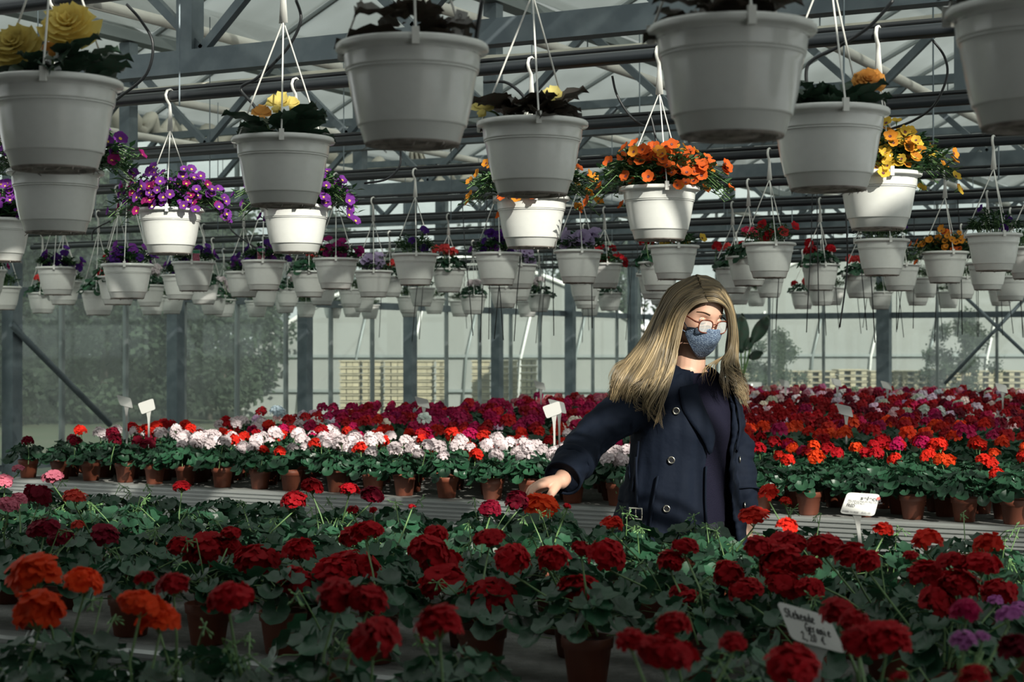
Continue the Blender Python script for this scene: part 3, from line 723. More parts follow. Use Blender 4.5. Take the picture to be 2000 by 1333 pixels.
# (x, rim y, rim width, planting) read from the photograph
BK = """106 158 263 beg1;805 88 305 beg2;1430 52 325 beg3;2030 15 345 beg3
108 333 190 calpur;553 270 216 beg4;1040 238 216 beg5;1618 215 230 beg6
0 428 143 calpur;332 408 140 calpur;578 402 142 calpur;1038 385 150 calorg2;1288 366 158 calorg;1716 338 162 calyel
-27 527 84 petmag;7 560 68 grn;83 572 64 gercor;112 522 83 petvio;124 549 72 petvio;192 569 72 gerred;230 540 74 gerred;249 516 90 petvio;292 557 62 gerwht;297 578 54 grn;335 580 52 grn;351 537 74 petvio;378 512 84 petvio;398 552 64 gerwht;416 577 56 gerwht;437 585 50 gerwht
476 531 72 petvio;515 509 89 petvio;501 588 48 grn;516 560 60 petvio;557 580 50 grn;562 564 52 gerwht;604 530 74 gercor;598 591 47 grn;629 557 58 petmag;656 505 92 petmag;650 595 42 grn;686 565 54 grn;688 590 46 grn;710 577 48 grn;722 596 43 grn;729 529 75 petlil;761 540 60 gercor
811 496 97 grnvio;798 579 50 grn;799 592 43 grn;824 562 54 grn;876 525 74 gercor;848 583 46 grn;899 588 45 grn;924 577 54 gerwht;972 494 93 petvio;985 560 60 grn;1015 517 75 petlil;1013 550 62 grn;1030 588 48 grn;1053 575 54 gerwht;1130 489 103 petlil;1141 545 66 grn;1145 565 58 grn;1152 588 44 grn;1181 515 78 petred;1190 572 52 gerwht
1280 535 70 grn;1288 512 78 gerred;1316 480 106 petyel;1290 560 52 grn;1431 523 74 gerred;1462 501 84 gerpnk;1503 475 108 grnred;1503 541 62 grn;1440 555 60 gerred;1477 568 46 grn;1568 570 50 gerred;1602 516 82 gerdrk;1605 560 56 grn;1626 562 50 grn;1680 536 75 gerred;1723 468 112 grnvio;1719 570 52 grn;1758 516 80 grn;1792 562 52 grn;1807 543 60 grn;1846 492 92 calorg3;1852 570 50 grn;1878 541 64 grn;1941 457 117 grnvio;1929 513 80 grn;1955 562 54 grn;1974 540 70 grn;2010 483 105 grn"""
DESC = dict(beg1='double yellow begonias', beg2='bronze leaves and a tag', beg3='dark begonia leaves', beg4='pale yellow begonia buds', beg5='green begonia buds', beg6='a peach begonia bloom',
 calpur='trailing purple calibrachoa', calorg='trailing orange calibrachoa', calorg2='trailing amber calibrachoa', calorg3='amber and orange calibrachoa', calyel='trailing yellow calibrachoa', petmag='magenta petunias', petvio='violet petunias', petlil='veined lilac petunias', petred='red petunias', petyel='yellow striped petunias',
 grn='green young foliage', grnvio='green foliage and a violet bloom', grnred='green foliage and red blooms', gercor='coral geraniums', gerred='red geraniums', gerwht='pale pink geraniums', gerpnk='pink geraniums', gerdrk='dark red geraniums')
bks = []
for ln in BK.replace('\n', ';').split(';'):
    a = ln.split(); x, y, w, k = int(a[0]), int(a[1]), int(a[2]), a[3]; d = FPX*.26/w; p = at_depth(x, y, d)
    rows = sorted(ROWS, key=lambda v: abs(v-p.y)); pos = None
    for v in rows[:6]:
        q = at_v(x, y, v)
        if q.z > 2.16 or q.z < 1.80: continue
        if all((q.xy-o[0].xy).length > .275 for o in bks): pos = (q, ROWS.index(v)); break
    if pos is None: print('no spot', ln); continue
    bks.append((pos[0], pos[1], k, x))
HOOKPT = {}
order = sorted(range(len(bks)), key=lambda i: (bks[i][1], bks[i][3])); cn = {}
for i in order:
    p, row, k, x = bks[i]; cn[row] = cn.get(row, 0)+1; far = row >= 4
    root = thing('hanging_basket', 'white hanging basket with %s, %s from left on rail %s' % (DESC[k], nth(cn[row]-1), ['one','two','three','four','five','six','seven','eight','nine','ten','eleven','twelve'][row]), 'hanging basket', (p.x, p.y, p.z-.17), rb.uniform(-.35,.35) if row < 3 else rb.uniform(0,6.28), 'white hanging baskets')
    rz = root.rotation_euler[2]
    po = mobj('pot', POTW, root); mobj('base', BASE, po); mobj('soil', BSOIL, po)
    H = PIPE_Z-(p.z-.17)
    mobj('hook', HOOK, root, (0,0,H), (0,0,-rz+PI/2))
    for s in range(3):
        a = -PI/2+TH-rz+2*PI*s/3+(.25 if s else .1); c = Vector((.1275*math.cos(a), .1275*math.sin(a), .166))
        st = MB().tube([c, c.lerp(Vector((0,0,H-.125)),.5), (0,0,H-.125)], .0022 if not far else .0026, 5, False).build('hanger_strand', M['white_cord'], root, True)
        mobj('clip', CLIP, st, c, (0,0,a))
    sd = i*13+5
    if k == 'beg1': begonia_top(root, 'leaf_beg', [(-.075,.06,.052,'paleyellow',0),(.028,.098,.058,'paleyellow',0),(-.005,.06,.02,'peach',1)], 28, sd)
    elif k == 'beg2': begonia_top(root, 'leaf_bronze', [], 14, sd)
    elif k == 'beg3': begonia_top(root, 'leaf_bronze', [], 27, sd)
    elif k == 'beg4': begonia_top(root, 'leaf_beg', [(-.055,.06,.026,'peach',1),(-.012,.085,.034,'paleyellow',1),(.02,.085,.022,'paleyellow',1)], 23, sd)
    elif k == 'beg5': begonia_top(root, 'leaf_bronze', [(-.115,.03,.03,'cream',1),(.045,.06,.026,'cream',1)], 28, sd)
    elif k == 'beg6': begonia_top(root, 'leaf_beg', [(.085,.058,.034,'peach',0)], 27, sd)
    elif k.startswith('cal'):
        far3 = k == 'calorg3'
        mobj('foliage', TUFT_CAL[i % 3], root, (0,0,.155), (0,0,TH-rz), .8 if far3 else 1)
        cs = dict(calpur=['purple','purple','purple','magenta'], calorg=['orange','orange','orange','amber'], calorg2=['amber','orange','amber'], calorg3=['amber','orange','amber'], calyel=['yellow','amber','yellow'])[k]
        blooms_on(root, CALI if k == 'calpur' else CALID, cs, 48 if far3 else 118, .19 if far3 else .24, .16, .12, .0185 if not far3 else .019, sd)
    elif k.startswith('pet'):
        mobj('foliage', TUFT_PET[i % 3], root, (0,0,.155), (0,0,rb.uniform(0,6)))
        cs = dict(petmag=['magenta'], petvio=['violet','violet','purple'], petlil=['lilac'], petred=['red','darkred'], petyel=['yellow'])[k]
        blooms_on(root, PETU if k in ('petvio','petlil','petmag') else CALID, cs, 16 if k != 'petyel' else 9, .15, .13, .06, .026 if k != 'petlil' else .034, sd)
    elif k.startswith('grn'):
        mobj('foliage', TUFT_GRN[i % 2], root, (0,0,.155), (0,0,rb.uniform(0,6)))
        if k == 'grnvio': blooms_on(root, PETU, ['violet'], 3, .12, .17, .0, .026, sd)
        if k == 'grnred': blooms_on(root, CALID, ['red','coral'], 5, .15, .16, .0, .028, sd)
    else:
        geranium_top(root, dict(gercor=['coral'], gerred=['red','coral'], gerwht=['white'], gerpnk=['pinkred','coral'], gerdrk=['darkred','red'])[k], 4, sd)
    if k == 'beg2':
        t = thing('plant_tag', 'narrow white plastic tag reading Champagne stuck in the bronze begonia basket', 'plant tag', p + uvw(.074, -.02, .0), TH)
        MB().poly_prism([(-.012,0,-.01),(.006,0,-.012),(.022,0,.052),(.002,0,.058)], (0,.0012,0)).build('strip', M['sign'], t)
        TAGPOS = t
    if x in (378, 515):
        t = thing('picture_tag', 'small green and pink picture tag in the %s violet petunia basket' % ('left' if x == 378 else 'right'), 'plant tag', p + uvw(.035 if x == 378 else .0, -.105, -.005), TH, 'picture tags')
        MB().box((-.022,0,0),(.022,.001,.07)).build('card', M['sign'], t)
        MB().box((-.020,-.001,.050),(.020,0,.068)).build('green_print', M['taggreen'], t)
        MB().box((-.020,-.001,.002),(.020,0,.049)).build('flower_print', M['tagpink'], t)
print('baskets', len(bks))

# ------------------------------------------------------------------ drip hoses
def hose(pts, v, label, r=.004):
    P = [at_v(x, y, v) for x, y in pts]; Q = []
    n = len(P)
    for i in range(n-1):
        p0 = P[max(i-1,0)]; p1 = P[i]; p2 = P[i+1]; p3 = P[min(i+2,n-1)]
        for k in range(6):
            t = k/6; Q.append(.5*((2*p1)+(p2-p0)*t+(2*p0-5*p1+4*p2-p3)*t*t+(3*p1-p0-3*p2+p3)*t**3))
    Q.append(P[-1]); tag(MB().tube(Q, r, 6).build('drip_hose', M['black_tube'], None, True), label, 'hose', 'looping drip hoses')
hose([(247,8),(275,40),(298,85),(285,145),(235,188),(226,195)], 3.62, 'black drip hose bulging in a loop right of the yellow begonia basket')
hose([(215,268),(214,300),(232,340),(262,356)], 5.2, 'black drip hose curling down to the purple basket on the left')
hose([(578,0),(587,40),(560,95),(505,150),(470,172),(495,205),(515,238)], 3.62, 'black drip hose winding into the pale yellow begonia basket')
hose([(782,290),(780,325),(755,350),(712,358)], 5.2, 'black drip hose curving below the bronze begonia basket')
hose([(942,0),(932,60),(930,78)], 2.56, 'short black drip hose hanging into the tagged begonia basket')
hose([(945,160),(985,160),(1010,175),(1028,195)], 3.62, 'black drip hose arching into the basket of green begonia buds')
hose([(1196,148),(1205,185),(1230,225),(1262,246),(1270,225),(1285,290)], 5.2, 'black drip hose dipping to the orange calibrachoa basket')
hose([(1745,0),(1700,50),(1640,90),(1590,115),(1575,140),(1580,205)], 3.62, 'black drip hose running to the basket with the peach begonia')
hose([(1822,78),(1845,110),(1850,150),(1825,205),(1785,235),(1740,252)], 5.2, 'black drip hose looping above the sunlit yellow calibrachoa basket')
hose([(1655,283),(1652,400),(1655,520),(1640,640)], 8.06, 'single long black drip hose dangling left of the wide green basket')
hose([(180,470),(183,450),(215,432)], 8.06, 'black drip hose bent upward near the left purple basket', .005)
hose([(450,430),(452,450),(485,475),(510,490)], 8.06, 'black drip hose slanting toward the violet petunia basket with tag', .005)
rh = random.Random(9)
for ti, x in enumerate((748,825,831,903,906,952,958,963,990,1022,1064,1070,1078,1140,1147,1154,1200,1231,1236,1243,1262,1512,1518,1527,1588,1596,1605,1628,1668,1675,1690,1702,1745,1752,1772,1786,1828,1836,1876,1880,1906,1910,1952,1958,1984,1990)):
    v = rh.choice(ROWS[5:10])+.04; p = at_v(x, 600, v)
    for _ in range(12):                                   # hang beside the baskets, not through them
        if all((Vector((p.x, v))-b[0].xy).length > .22 for b in bks): break
        v = rh.choice(ROWS[5:11])+rh.choice((.04, .18)); p = at_v(x, 600, v)
    y1 = at_v(x, rh.uniform(640,672), v).z; w = rh.uniform(-.06,.06)
    q = MB().tube([(p.x, max(r for r in ROWS if r < v)+.03, PIPE_Z+.035),(p.x,(v+max(r for r in ROWS if r < v)+.03)/2,PIPE_Z+.01),(p.x+w*.4,v,2.1),(p.x+w,v,1.85),(p.x+w*1.5,v,y1)], .0032, 5)
    tag(q.build('drip_tube', M['black_tube'], None, True), 'thin black drip tube dangling below the far baskets, %s from the left' % nth(ti), 'hose', 'dangling drip tubes')
# ------------------------------------------------------------------ signs on stakes
STROKE = {'S':[[(.9,.85),(.55,1),(.15,.8),(.3,.55),(.75,.4),(.8,.12),(.4,0),(.0,.12)]], 't':[[(.35,1.0),(.3,.2),(.45,0),(.65,.08)],[(.05,.68),(.65,.72)]], 'e':[[(.1,.33),(.6,.38),(.55,.6),(.3,.66),(.1,.4),(.15,.1),(.4,0),(.7,.12)]],
 'h':[[(.15,1.0),(.12,0)],[(.13,.4),(.4,.65),(.55,.5),(.55,0),(.7,.06)]], 'n':[[(.12,.62),(.12,0)],[(.13,.4),(.38,.65),(.55,.5),(.55,.0),(.7,.06)]], 'd':[[(.55,.45),(.3,.62),(.08,.35),(.2,.02),(.5,.15)],[(.6,1.0),(.56,.2),(.7,.0)]],
 'G':[[(.85,.8),(.5,1),(.1,.6),(.15,.15),(.5,0),(.8,.2),(.8,.45),(.5,.45)],[(.8,.45),(.78,-.15),(.5,-.3)]], 'r':[[(.12,.62),(.12,0)],[(.13,.4),(.32,.62),(.5,.58)]], 'a':[[(.55,.5),(.3,.62),(.08,.32),(.2,.02),(.5,.2)],[(.56,.6),(.55,.1),(.7,.0)]],
 'i':[[(.2,.6),(.2,.05),(.35,.0)],[(.2,.84),(.21,.88)]], '2':[[(.08,.75),(.35,1),(.6,.75),(.4,.4),(.05,0),(.4,.08),(.75,.0)]], ',':[[(.2,.08),(.1,-.2)]], '0':[[(.35,1),(.08,.6),(.12,.15),(.38,0),(.6,.35),(.58,.8),(.35,1)]], '€':[[(.8,.85),(.5,.95),(.2,.5),(.5,.05),(.85,.15)],[(.02,.6),(.6,.62)],[(.0,.4),(.55,.42)]]}
def text_mesh(txt, bold=False):
    cu = bpy.data.curves.new('lettering', 'FONT'); cu.body = txt; cu.size = 1.0
    if bold: cu.offset = .028
    ob = bpy.data.objects.new('lettering', cu); COL.objects.link(ob)
    dg = bpy.context.evaluated_depsgraph_get(); me = bpy.data.meshes.new_from_object(ob.evaluated_get(dg)); bpy.data.objects.remove(ob); bpy.data.curves.remove(cu); return me
def round_poly(P, f=.14, n=4):
    out = []; m = len(P)
    for i in range(m):
        a, b, c = P[i-1], P[i], P[(i+1) % m]; s = b.lerp(a, f); e = b.lerp(c, f)
        for k in range(n+1): t = k/n; out.append(s*(1-t)**2+b*2*t*(1-t)+e*t*t)
    return out
def sign(corners, d, stake, label, lean=.02, sw=.006, group='plant signs'):
    """corners TL TR BR BL in pixels, stake foot in pixels"""
    TL, TR, BR, BL = [at_depth(x, y, d+(lean if i < 2 else 0)) for i, (x, y) in enumerate(corners)]
    foot = at_depth(*stake, d+.01); root = thing('plant_sign', label, 'plant sign', foot, 0, group)
    q = [p-foot for p in (TL, TR, BR, BL)]; nrm = (q[1]-q[0]).cross(q[3]-q[0]).normalized()
    if nrm.dot(uvw(0,1)) < 0: nrm = -nrm                 # away from the viewer
    MB().poly_prism(round_poly(q), nrm*.0022).build('board', M['sign'], root)
    top = (q[2]+q[3])/2+(q[0]-q[3])*.04; ax = (q[2]-q[3]).normalized()
    ml = [top+nrm*.003, top*.9+nrm*.003, top*.78+nrm*.003, Vector((0,0,0))]
    MB().rings([[c+ax*(w*a)+nrm*b for a, b in ((-1,0),(1,0),(1,.0025),(.15,.0045),(-.15,.0045),(-1,.0025))] for c, w in zip(ml, (sw*2.6, sw*1.5, sw, sw*.8))]).build('stake', M['sign'], root)
    return root, q, nrm
def print_on(root, q, nrm, txt, u, v, h, bold=False, m='ink', sx=1.0):
    """u, v in board units from the lower left corner, h letter height in board units"""
    ex = q[2]-q[3]; ey = q[0]-q[3]; me = text_mesh(txt, bold); o3 = q[3]+ex*u+ey*v-nrm*.0006
    k = h*ey.length; ux = ex.normalized()*k*sx; uy = ey.normalized()*k
    for vv in me.vertices: vv.co = o3+ux*vv.co.x+uy*vv.co.y
    me.materials.clear(); me.materials.append(M[m]); me.update(); return mobj('lettering', me, root)
r_, q, n_ = sign([(1655,962),(1719,966),(1707,1009),(1640,1003)], 4.0, (1690,1148), 'white printed plant sign reading selecta on a tall stake among dark red geraniums', .022, .0042)
print_on(r_, q, n_, 'selecta', .43, .70, .25, True, 'ink', 1.25)
print_on(r_, q, n_, 'PELARGONIUM PELTATUM', .10, .575, .125, False, 'ink', .95); print_on(r_, q, n_, '2012 ROYAL+', .10, .475, .125, False, 'ink', .95)
print_on(r_, q, n_, 'FRED', .10, .33, .19, True, 'ink', .8); print_on(r_, q, n_, 'WEEK 11-2020', .04, .06, .12, False, 'ink', .9); print_on(r_, q, n_, 'ELEL-10', .60, .06, .125, False, 'ink', .9)
ex = q[2]-q[3]; ey = q[0]-q[3]; c = q[3]+ex*.94+ey*.83-n_*.0006
MB().poly_prism([c+ex.normalized()*.0045*math.cos(k*PI/8)+ey.normalized()*.0045*math.sin(k*PI/8) for k in range(16)], n_*-.0003).build('red_dot', M['signred'], r_)
r_, q, n_ = sign([(1516,1174),(1618,1204),(1653,1278),(1547,1250)], 2.62, (1592,1420), 'white sign with handwritten words on a wide stake at the lower right', .03, .0065)
def hand(txt, u, v, h, w):
    ex = q[2]-q[3]; ey = q[0]-q[3]; mb = MB(); x = u
    for ch in txt:
        if ch != ' ':
            for st in STROKE[ch]:
                P = [q[3]+ex*(x+a*w+b*w*.25)+ey*(v+b*h)-n_*.0006 for a, b in st]; mb.tube(P, .00075, 5)
        x += w*.86
    mb.build('handwriting', M['ink'], r_, True)
hand('Stehende', .06, .62, .24, .082); hand('Geranie', .36, .36, .22, .080); hand('2,20 €', .22, .10, .22, .085)
print_tag = TAGPOS; me = text_mesh('Champagne'); a = math.radians(-76); ca, sa = math.cos(a), math.sin(a)
for vv in me.vertices: x, y = vv.co.x*.0088, vv.co.y*.0088; vv.co = Vector((.004+x*ca-y*sa, -.0006, .050+x*sa+y*ca))
me.materials.clear(); me.materials.append(M['ink']); mobj('lettering', me, print_tag)
SM = [(245,783,9.2,'tilted white price sign at the far left bed edge, left of two'),(288,797,8.7,'tilted white price sign at the far left bed edge, right of two'),(826,785,10,'grey backed plant sign standing in the magenta geraniums'),(1055,752,12.5,'small white plant sign behind the magenta geraniums near the pallets'),
 (1080,804,7.9,'white plant sign left of the womans arm, front one of a pair'),(1090,792,8.2,'grey plant sign left of the womans arm, rear one of a pair'),(1533,748,13.5,'small white plant sign in the far bed just right of the woman'),(1634,746,13.2,'small white plant sign in the far bed beside the white geraniums'),
 (1651,800,8.8,'white tilted plant sign above the red geraniums right of the woman'),(1732,752,13,'thin plant sign before the wide end wall post'),(1957,757,11.5,'small plant sign in the far bed at the right edge')]
for x, y, d, lb in SM:
    w = .082*FPX/d/2; h = .055*FPX/d/2; k = .35 if x not in (288,1080) else -.5
    z0 = to_px(at_depth(x, y, d)); foot_y = YH+(HC-BZ-.03)*FPX/d
    sign([(x-w-h*.3, y-h-k*w*.3), (x+w*.7, y-h+k*w), (x+w, y+h+k*w), (x-w*.7, y+h-k*w*.3)], d, (x+w*.2, foot_y), lb, .02, .005)

# ------------------------------------------------------------------ outside: wood edge, film tunnels, pallets
def crown(seed, n, rx, h, z0, size, cone):
    rg = random.Random(seed); mb = MB()
    cl = [(rg.uniform(0,6.28), math.sqrt(rg.random()), rg.random()) for _ in range(46)]
    for i in range(n):
        a, q, f = cl[i % 46]; w = rx*(1-f*.9 if cone else math.sin(PI*min(.97,f*.9+.10))**.7)
        c = Vector((w*q*math.cos(a), w*q*math.sin(a), z0+h*f))+Vector((rg.gauss(0,.22), rg.gauss(0,.22), rg.gauss(0,.18)))*rx*.55
        d = Vector((rg.uniform(-1,1), rg.uniform(-1,1), rg.uniform(-1,1))).normalized(); e = d.orthogonal().normalized(); s = size*rg.uniform(.6,1.3)
        mb.add([c-d*s, c+e*s*.6, c+d*s, c-e*s*.6], [(0,1,2,3)])
    return mb.mesh('crown', M['tree'], False)
CRN = [crown(1, 7000, 1.7, 4.6, .5, .085, False), crown(2, 6500, 1.3, 5.2, .5, .075, True), crown(3, 7000, 2.0, 4.2, .3, .09, False)]
TRK = MB().tube([(0,0,-.05),(.05,0,1.6),(-.04,.05,3.2),(.0,0,4.6)], [.11,.09,.06,.02], 7).mesh('trunk', M['bark'])
rt = random.Random(17)
tr = []
for k in range(13): tr.append((-70+k*52+rt.uniform(-14,14), rt.uniform(33,38), rt.uniform(.72,.95)))
for k in range(15): tr.append((-90+k*50+rt.uniform(-14,14), rt.uniform(46,54), rt.uniform(1.05,1.35)))
for k in range(5): tr.append((660+k*130, rt.uniform(66,74), rt.uniform(1.1,1.5)))
for i, (x, d, s) in enumerate(sorted(tr)):
    p = at_depth(x, 680, d); p.z = -.03
    if (p.x > -13.5 and p.y < 30) or (455 < x < 1400 and d < 60): continue
    t = thing('tree', 'dark green tree at the wood edge outside the glass, %s from the left' % nth(i), 'tree', p, rt.uniform(0,6), 'trees outside')
    mobj('trunk', TRK, t, scale=s); mobj('crown', CRN[i % 3], t, scale=s)
for x, y, d, s, lb in ((1515,735,36,.36,'leafy shrub outside the end wall beside the tropical plant'),(1880,722,37,.44,'leafy shrub outside the end wall behind the crossed braces')):
    p = at_depth(x, 680, d); p.z = -.03; t = thing('shrub', lb, 'shrub', p, 0, 'shrubs outside'); mobj('trunk', TRK, t, scale=s*.8); mobj('crown', CRN[0], t, scale=s)
def tunnel(x0, x1, d, side, apex, length, label, flat):
    a = at_depth(x0, 680, d); b = at_depth(x1, 680, d); L = (b-a).length; ang = math.atan2(b.y-a.y, b.x-a.x)
    root = thing('film_tunnel', label, 'greenhouse tunnel', (a.x, a.y, 0), ang, 'film tunnels outside'); N = 28; pr = []
    for i in range(N+1):
        f = i/N; e = abs(2*f-1); z = side+(apex-side)*(1-e**flat) if 0 < f < 1 else side
        pr.append((f*L, z))
    pr = [(0,-.03)]+pr+[(L,-.03)]
    MB().rings([[(x,0,z) for x, z in pr], [(x,length,z) for x, z in pr]], False, False).build('film_cover', M['film'], root, True)
    MB().poly_prism([(x,.02,z) for x, z in pr], (0,.01,0)).build('end_film', M['film'], root)
    for f, nm in ((0,'front_hoop'),(.3,'hoop'),(.6,'hoop')): MB().tube([(x,f*length-.02,z) for x, z in pr], .05, 6).build(nm, M['film_edge'], root, True)
    for z in (1.32, .55): MB().box((.05,-.06,z-.03),(L-.05,0,z+.03)).build('rail', M['bar'], root)
    for k in range(1, 8): MB().tube([(L*k/8,-.05,0),(L*k/8+.1,-.05,1.3),(L*k/8+.35,-.05,2.4)], .03, 6).build('hoop_leg', M['film_edge'] if k % 2 else M['bar'], root, True)
tunnel(474, 1330, 38, 1.35, 3.5, 16, 'large whitish film tunnel outside the left glass wall', 1.7)
tunnel(1352, 2260, 42, 2.0, 4.2, 14, 'long pale film tunnel outside the end wall on the right', 2.2)
SLAT = {}
def pallets(x0, x1, ytop, d, label):
    a = at_depth(x0, ytop, d); b = at_depth(x1, ytop, d); L = (b-a).length; ang = math.atan2(b.y-a.y, b.x-a.x); H = a.z
    root = thing('pallet_stack', label, 'pallets', (a.x, a.y, 0), ang, 'pallet stacks outside'); n = int(H/.13)
    key = round(L,2)
    if key not in SLAT: SLAT[key] = (MB().box((0,0,-.024),(L,.9,.0)).mesh('slat', M['pallet'], False), MB().box((0,0,0),(.11,.85,.09)).mesh('block', M['pallet'], False))
    for k in range(n):
        z = .06+k*(H-.06)/n; mobj('slat', SLAT[key][0], root, (0,0,z+.026))
        for e in (.02, L/2-.05, L-.13): mobj('block', SLAT[key][1], root, (e,.03,z-.088))
def ps(x0, x1, y, d, lb):
    pallets(x0, x1, y, d, lb)
for i, (a, b) in enumerate(((662,702),(706,745),(749,790),(812,846),(850,872),(920,958),(962,1012))): ps(a, b, 694, 33+.2*(i % 2), 'stack of pale wooden pallets outside the left glass wall, %s from left' % nth(i))
ps(1016, 1050, 690, 32, 'tallest yellowish pallet stack outside, just left of the woman')
for i, a in enumerate(range(1452, 1990, 62)): ps(a, a+57, 716 if i % 3 else 713, 38.5, 'stack of wooden pallets outside the end wall, %s from left' % nth(i))
# tropical plant with paddle leaves in a white pot
d = 22.0; foot = at_depth(1462, 748, d); foot.z = 0
t = thing('tropical_plant', 'tall plant with dark paddle leaves in a white pot right of the woman', 'potted plant', foot, TH)
MB().lathe([(0,0),(.13,0),(.16,.9),(.17,1.05),(.16,1.06),(.14,1.0),(0,1.0)], 20).build('pot', M['white_pot'], t, True)
def lp(px, py, dy=0): p = at_depth(px, py, d+dy)-foot; return Vector((p.x*CS+p.y*SN, -p.x*SN+p.y*CS, p.z))
for (bx, by), (mx, my), (tx, ty), w in (((1449,735),(1447,690),(1449,612),.10),((1444,735),(1436,680),(1434,608),.06),((1452,735),(1468,670),(1502,615),.09),((1452,735),(1462,700),(1490,688),.06),((1452,735),(1456,685),(1470,657),.06)):
    b, m_, e = lp(bx,by), lp(mx,my), lp(tx,ty); n = 8
    o = MB().tube([b, b.lerp(m_,.6), m_], .012, 6).build('leaf_stalk', M['stem'], t, True)
    ax = (e-m_); sd = ax.cross(Vector((0,1,0))).normalized(); vs = []
    for i in range(n+1):
        f = i/n; ww = w*math.sin(PI*min(.985,f*.93+.06))**.8; c = m_+ax*f
        vs += [c-sd*ww+Vector((0,-.03,0)), c, c+sd*ww+Vector((0,-.03,0))]
    lf = MB().add(vs, [(i*3+j, i*3+j+1, i*3+j+4, i*3+j+3) for i in range(n) for j in range(2)]).build('leaf', M['leaf_beg'], t, True); lf.modifiers.new('t','SOLIDIFY').thickness = .004
# ------------------------------------------------------------------ the woman between the benches
WD = 5.65; WX = (1345-1000)/FPX*WD
def W3(px, py, y=0.0):               # pixel + depth offset -> her own frame (x right, y away from the camera, z up)
    d = WD+y; return Vector(((px-1000)/FPX*d-WX, y, HC+(YH-py)/FPX*d))
M['skin'] = mat('skin', (.60,.36,.26), .5, noise=(9,.35,(.62,.32,.23)), bump=.05, bscale=300)
M['skin'].node_tree.nodes['Principled BSDF'].inputs['Subsurface Weight'].default_value = .12
M['skin'].node_tree.nodes['Principled BSDF'].inputs['Subsurface Radius'].default_value = (.012,.005,.003)
M['coat'] = mat('navy_cotton', (.0042,.0075,.0165), .8, spec=.15, noise=(7,.5,(.0055,.0095,.020)), bump=.25, bscale=35)
M['knit'] = mat('navy_knit', (.006,.0055,.0165), .85, spec=.2, bump=.3, bscale=260)
M['jeans'] = mat('dark_trousers', (.012,.014,.022), .85, bump=.2, bscale=200)
M['shoe'] = mat('black_leather', (.012,.012,.012), .5)
M['metal'] = mat('polished_metal', (.62,.58,.50), .25, 1.0)
M['button_core'] = mat('dark_button', (.015,.016,.02), .4)
M['tortoise'] = mat('tortoiseshell_frame', (.16,.035,.016), .25, noise=(160,.7,(.05,.012,.008)))
M['lens'] = pane_mat('glare_lens', .6, .55, .12, (.97,.97,.97), (.80,.80,.78))  # glare on the lenses is put into a pale diffuse tone
for _n in M['lens'].node_tree.nodes:
    if _n.type == 'BSDF_TRANSLUCENT':
        _df = M['lens'].node_tree.nodes.new('ShaderNodeBsdfDiffuse'); _df.inputs[0].default_value = (.75,.75,.73,1); _mx = _n.outputs[0].links[0].to_socket; M['lens'].node_tree.links.new(_df.outputs[0], _mx)
M['lash'] = mat('lashes', (.03,.02,.015), .7)
M['brow'] = mat('eyebrow', (.19,.12,.07), .8)
M['eye'] = mat('eye_white', (.7,.68,.65), .2)
M['nail'] = mat('nail', (.62,.38,.33), .25)
def mask_mat():
    m = mat('patterned_mask_cotton', (.13,.19,.28), .85, bump=.15, bscale=200); t = m.node_tree; L = t.links.new
    vo = t.nodes.new('ShaderNodeTexVoronoi'); vo.inputs['Scale'].default_value = 260; vo.feature = 'DISTANCE_TO_EDGE'
    tc = t.nodes.new('ShaderNodeTexCoord'); L(tc.outputs['Object'], vo.inputs['Vector'])
    cr = t.nodes.new('ShaderNodeValToRGB'); cr.color_ramp.elements[0].position = .10; cr.color_ramp.elements[0].color = (.055,.085,.15,1)
    cr.color_ramp.elements[1].position = .34; cr.color_ramp.elements[1].color = (.36,.46,.58,1)
    L(vo.outputs['Distance'], cr.inputs['Fac']); L(cr.outputs['Color'], t.nodes['Principled BSDF'].inputs['Base Color']); return m
M['mask'] = mask_mat()
def hair_mat():
    m = mat('blond_hair', (.3,.22,.13), .42, spec=.5); t = m.node_tree; L = t.links.new
    a = t.nodes.new('ShaderNodeAttribute'); a.attribute_name = 'col'; L(a.outputs['Color'], t.nodes['Principled BSDF'].inputs['Base Color']); return m
M['hair'] = hair_mat()
base = uvw(WX, WD, 0)
WO = thing('person', 'woman in navy trench coat, patterned face mask and glasses reaching for an orange geranium', 'person', base, TH)

def fuse(name, mb, voxel, m, parent, smooth_it=4, fac=.5):
    """closed pieces grown together into one continuous skin"""
    tmp = mb.build('tmp', m, None)
    r = tmp.modifiers.new('r', 'REMESH'); r.mode = 'VOXEL'; r.voxel_size = voxel; r.use_smooth_shade = True
    if smooth_it: s = tmp.modifiers.new('s', 'SMOOTH'); s.iterations = smooth_it; s.factor = fac
    dg = bpy.context.evaluated_depsgraph_get(); me = bpy.data.meshes.new_from_object(tmp.evaluated_get(dg)); me.name = name
    bpy.data.objects.remove(tmp); me.materials.clear(); me.materials.append(m)
    me.polygons.foreach_set('use_smooth', [True]*len(me.polygons))
    return mobj(name, me, parent)
def limb(mb, pts, rad, n=14, sub=4):
    """smooth tapering limb through the joints"""
    P = [Vector(p) for p in pts]; Q = []; RR = []; n_ = len(P)
    for i in range(n_-1):
        p0 = P[max(i-1,0)]; p1 = P[i]; p2 = P[i+1]; p3 = P[min(i+2,n_-1)]
        for k in range(sub):
            t = k/sub; Q.append(.5*((2*p1)+(p2-p0)*t+(2*p0-5*p1+4*p2-p3)*t*t+(3*p1-p0-3*p2+p3)*t**3)); RR.append(rad[i]*(1-t)+rad[i+1]*t)
    Q.append(P[-1]); RR.append(rad[-1]); mb.tube(Q, RR, n); mb.ball(Q[0], RR[0]*.98, 12, 8); mb.ball(Q[-1], RR[-1]*.98, 12, 8); return Q
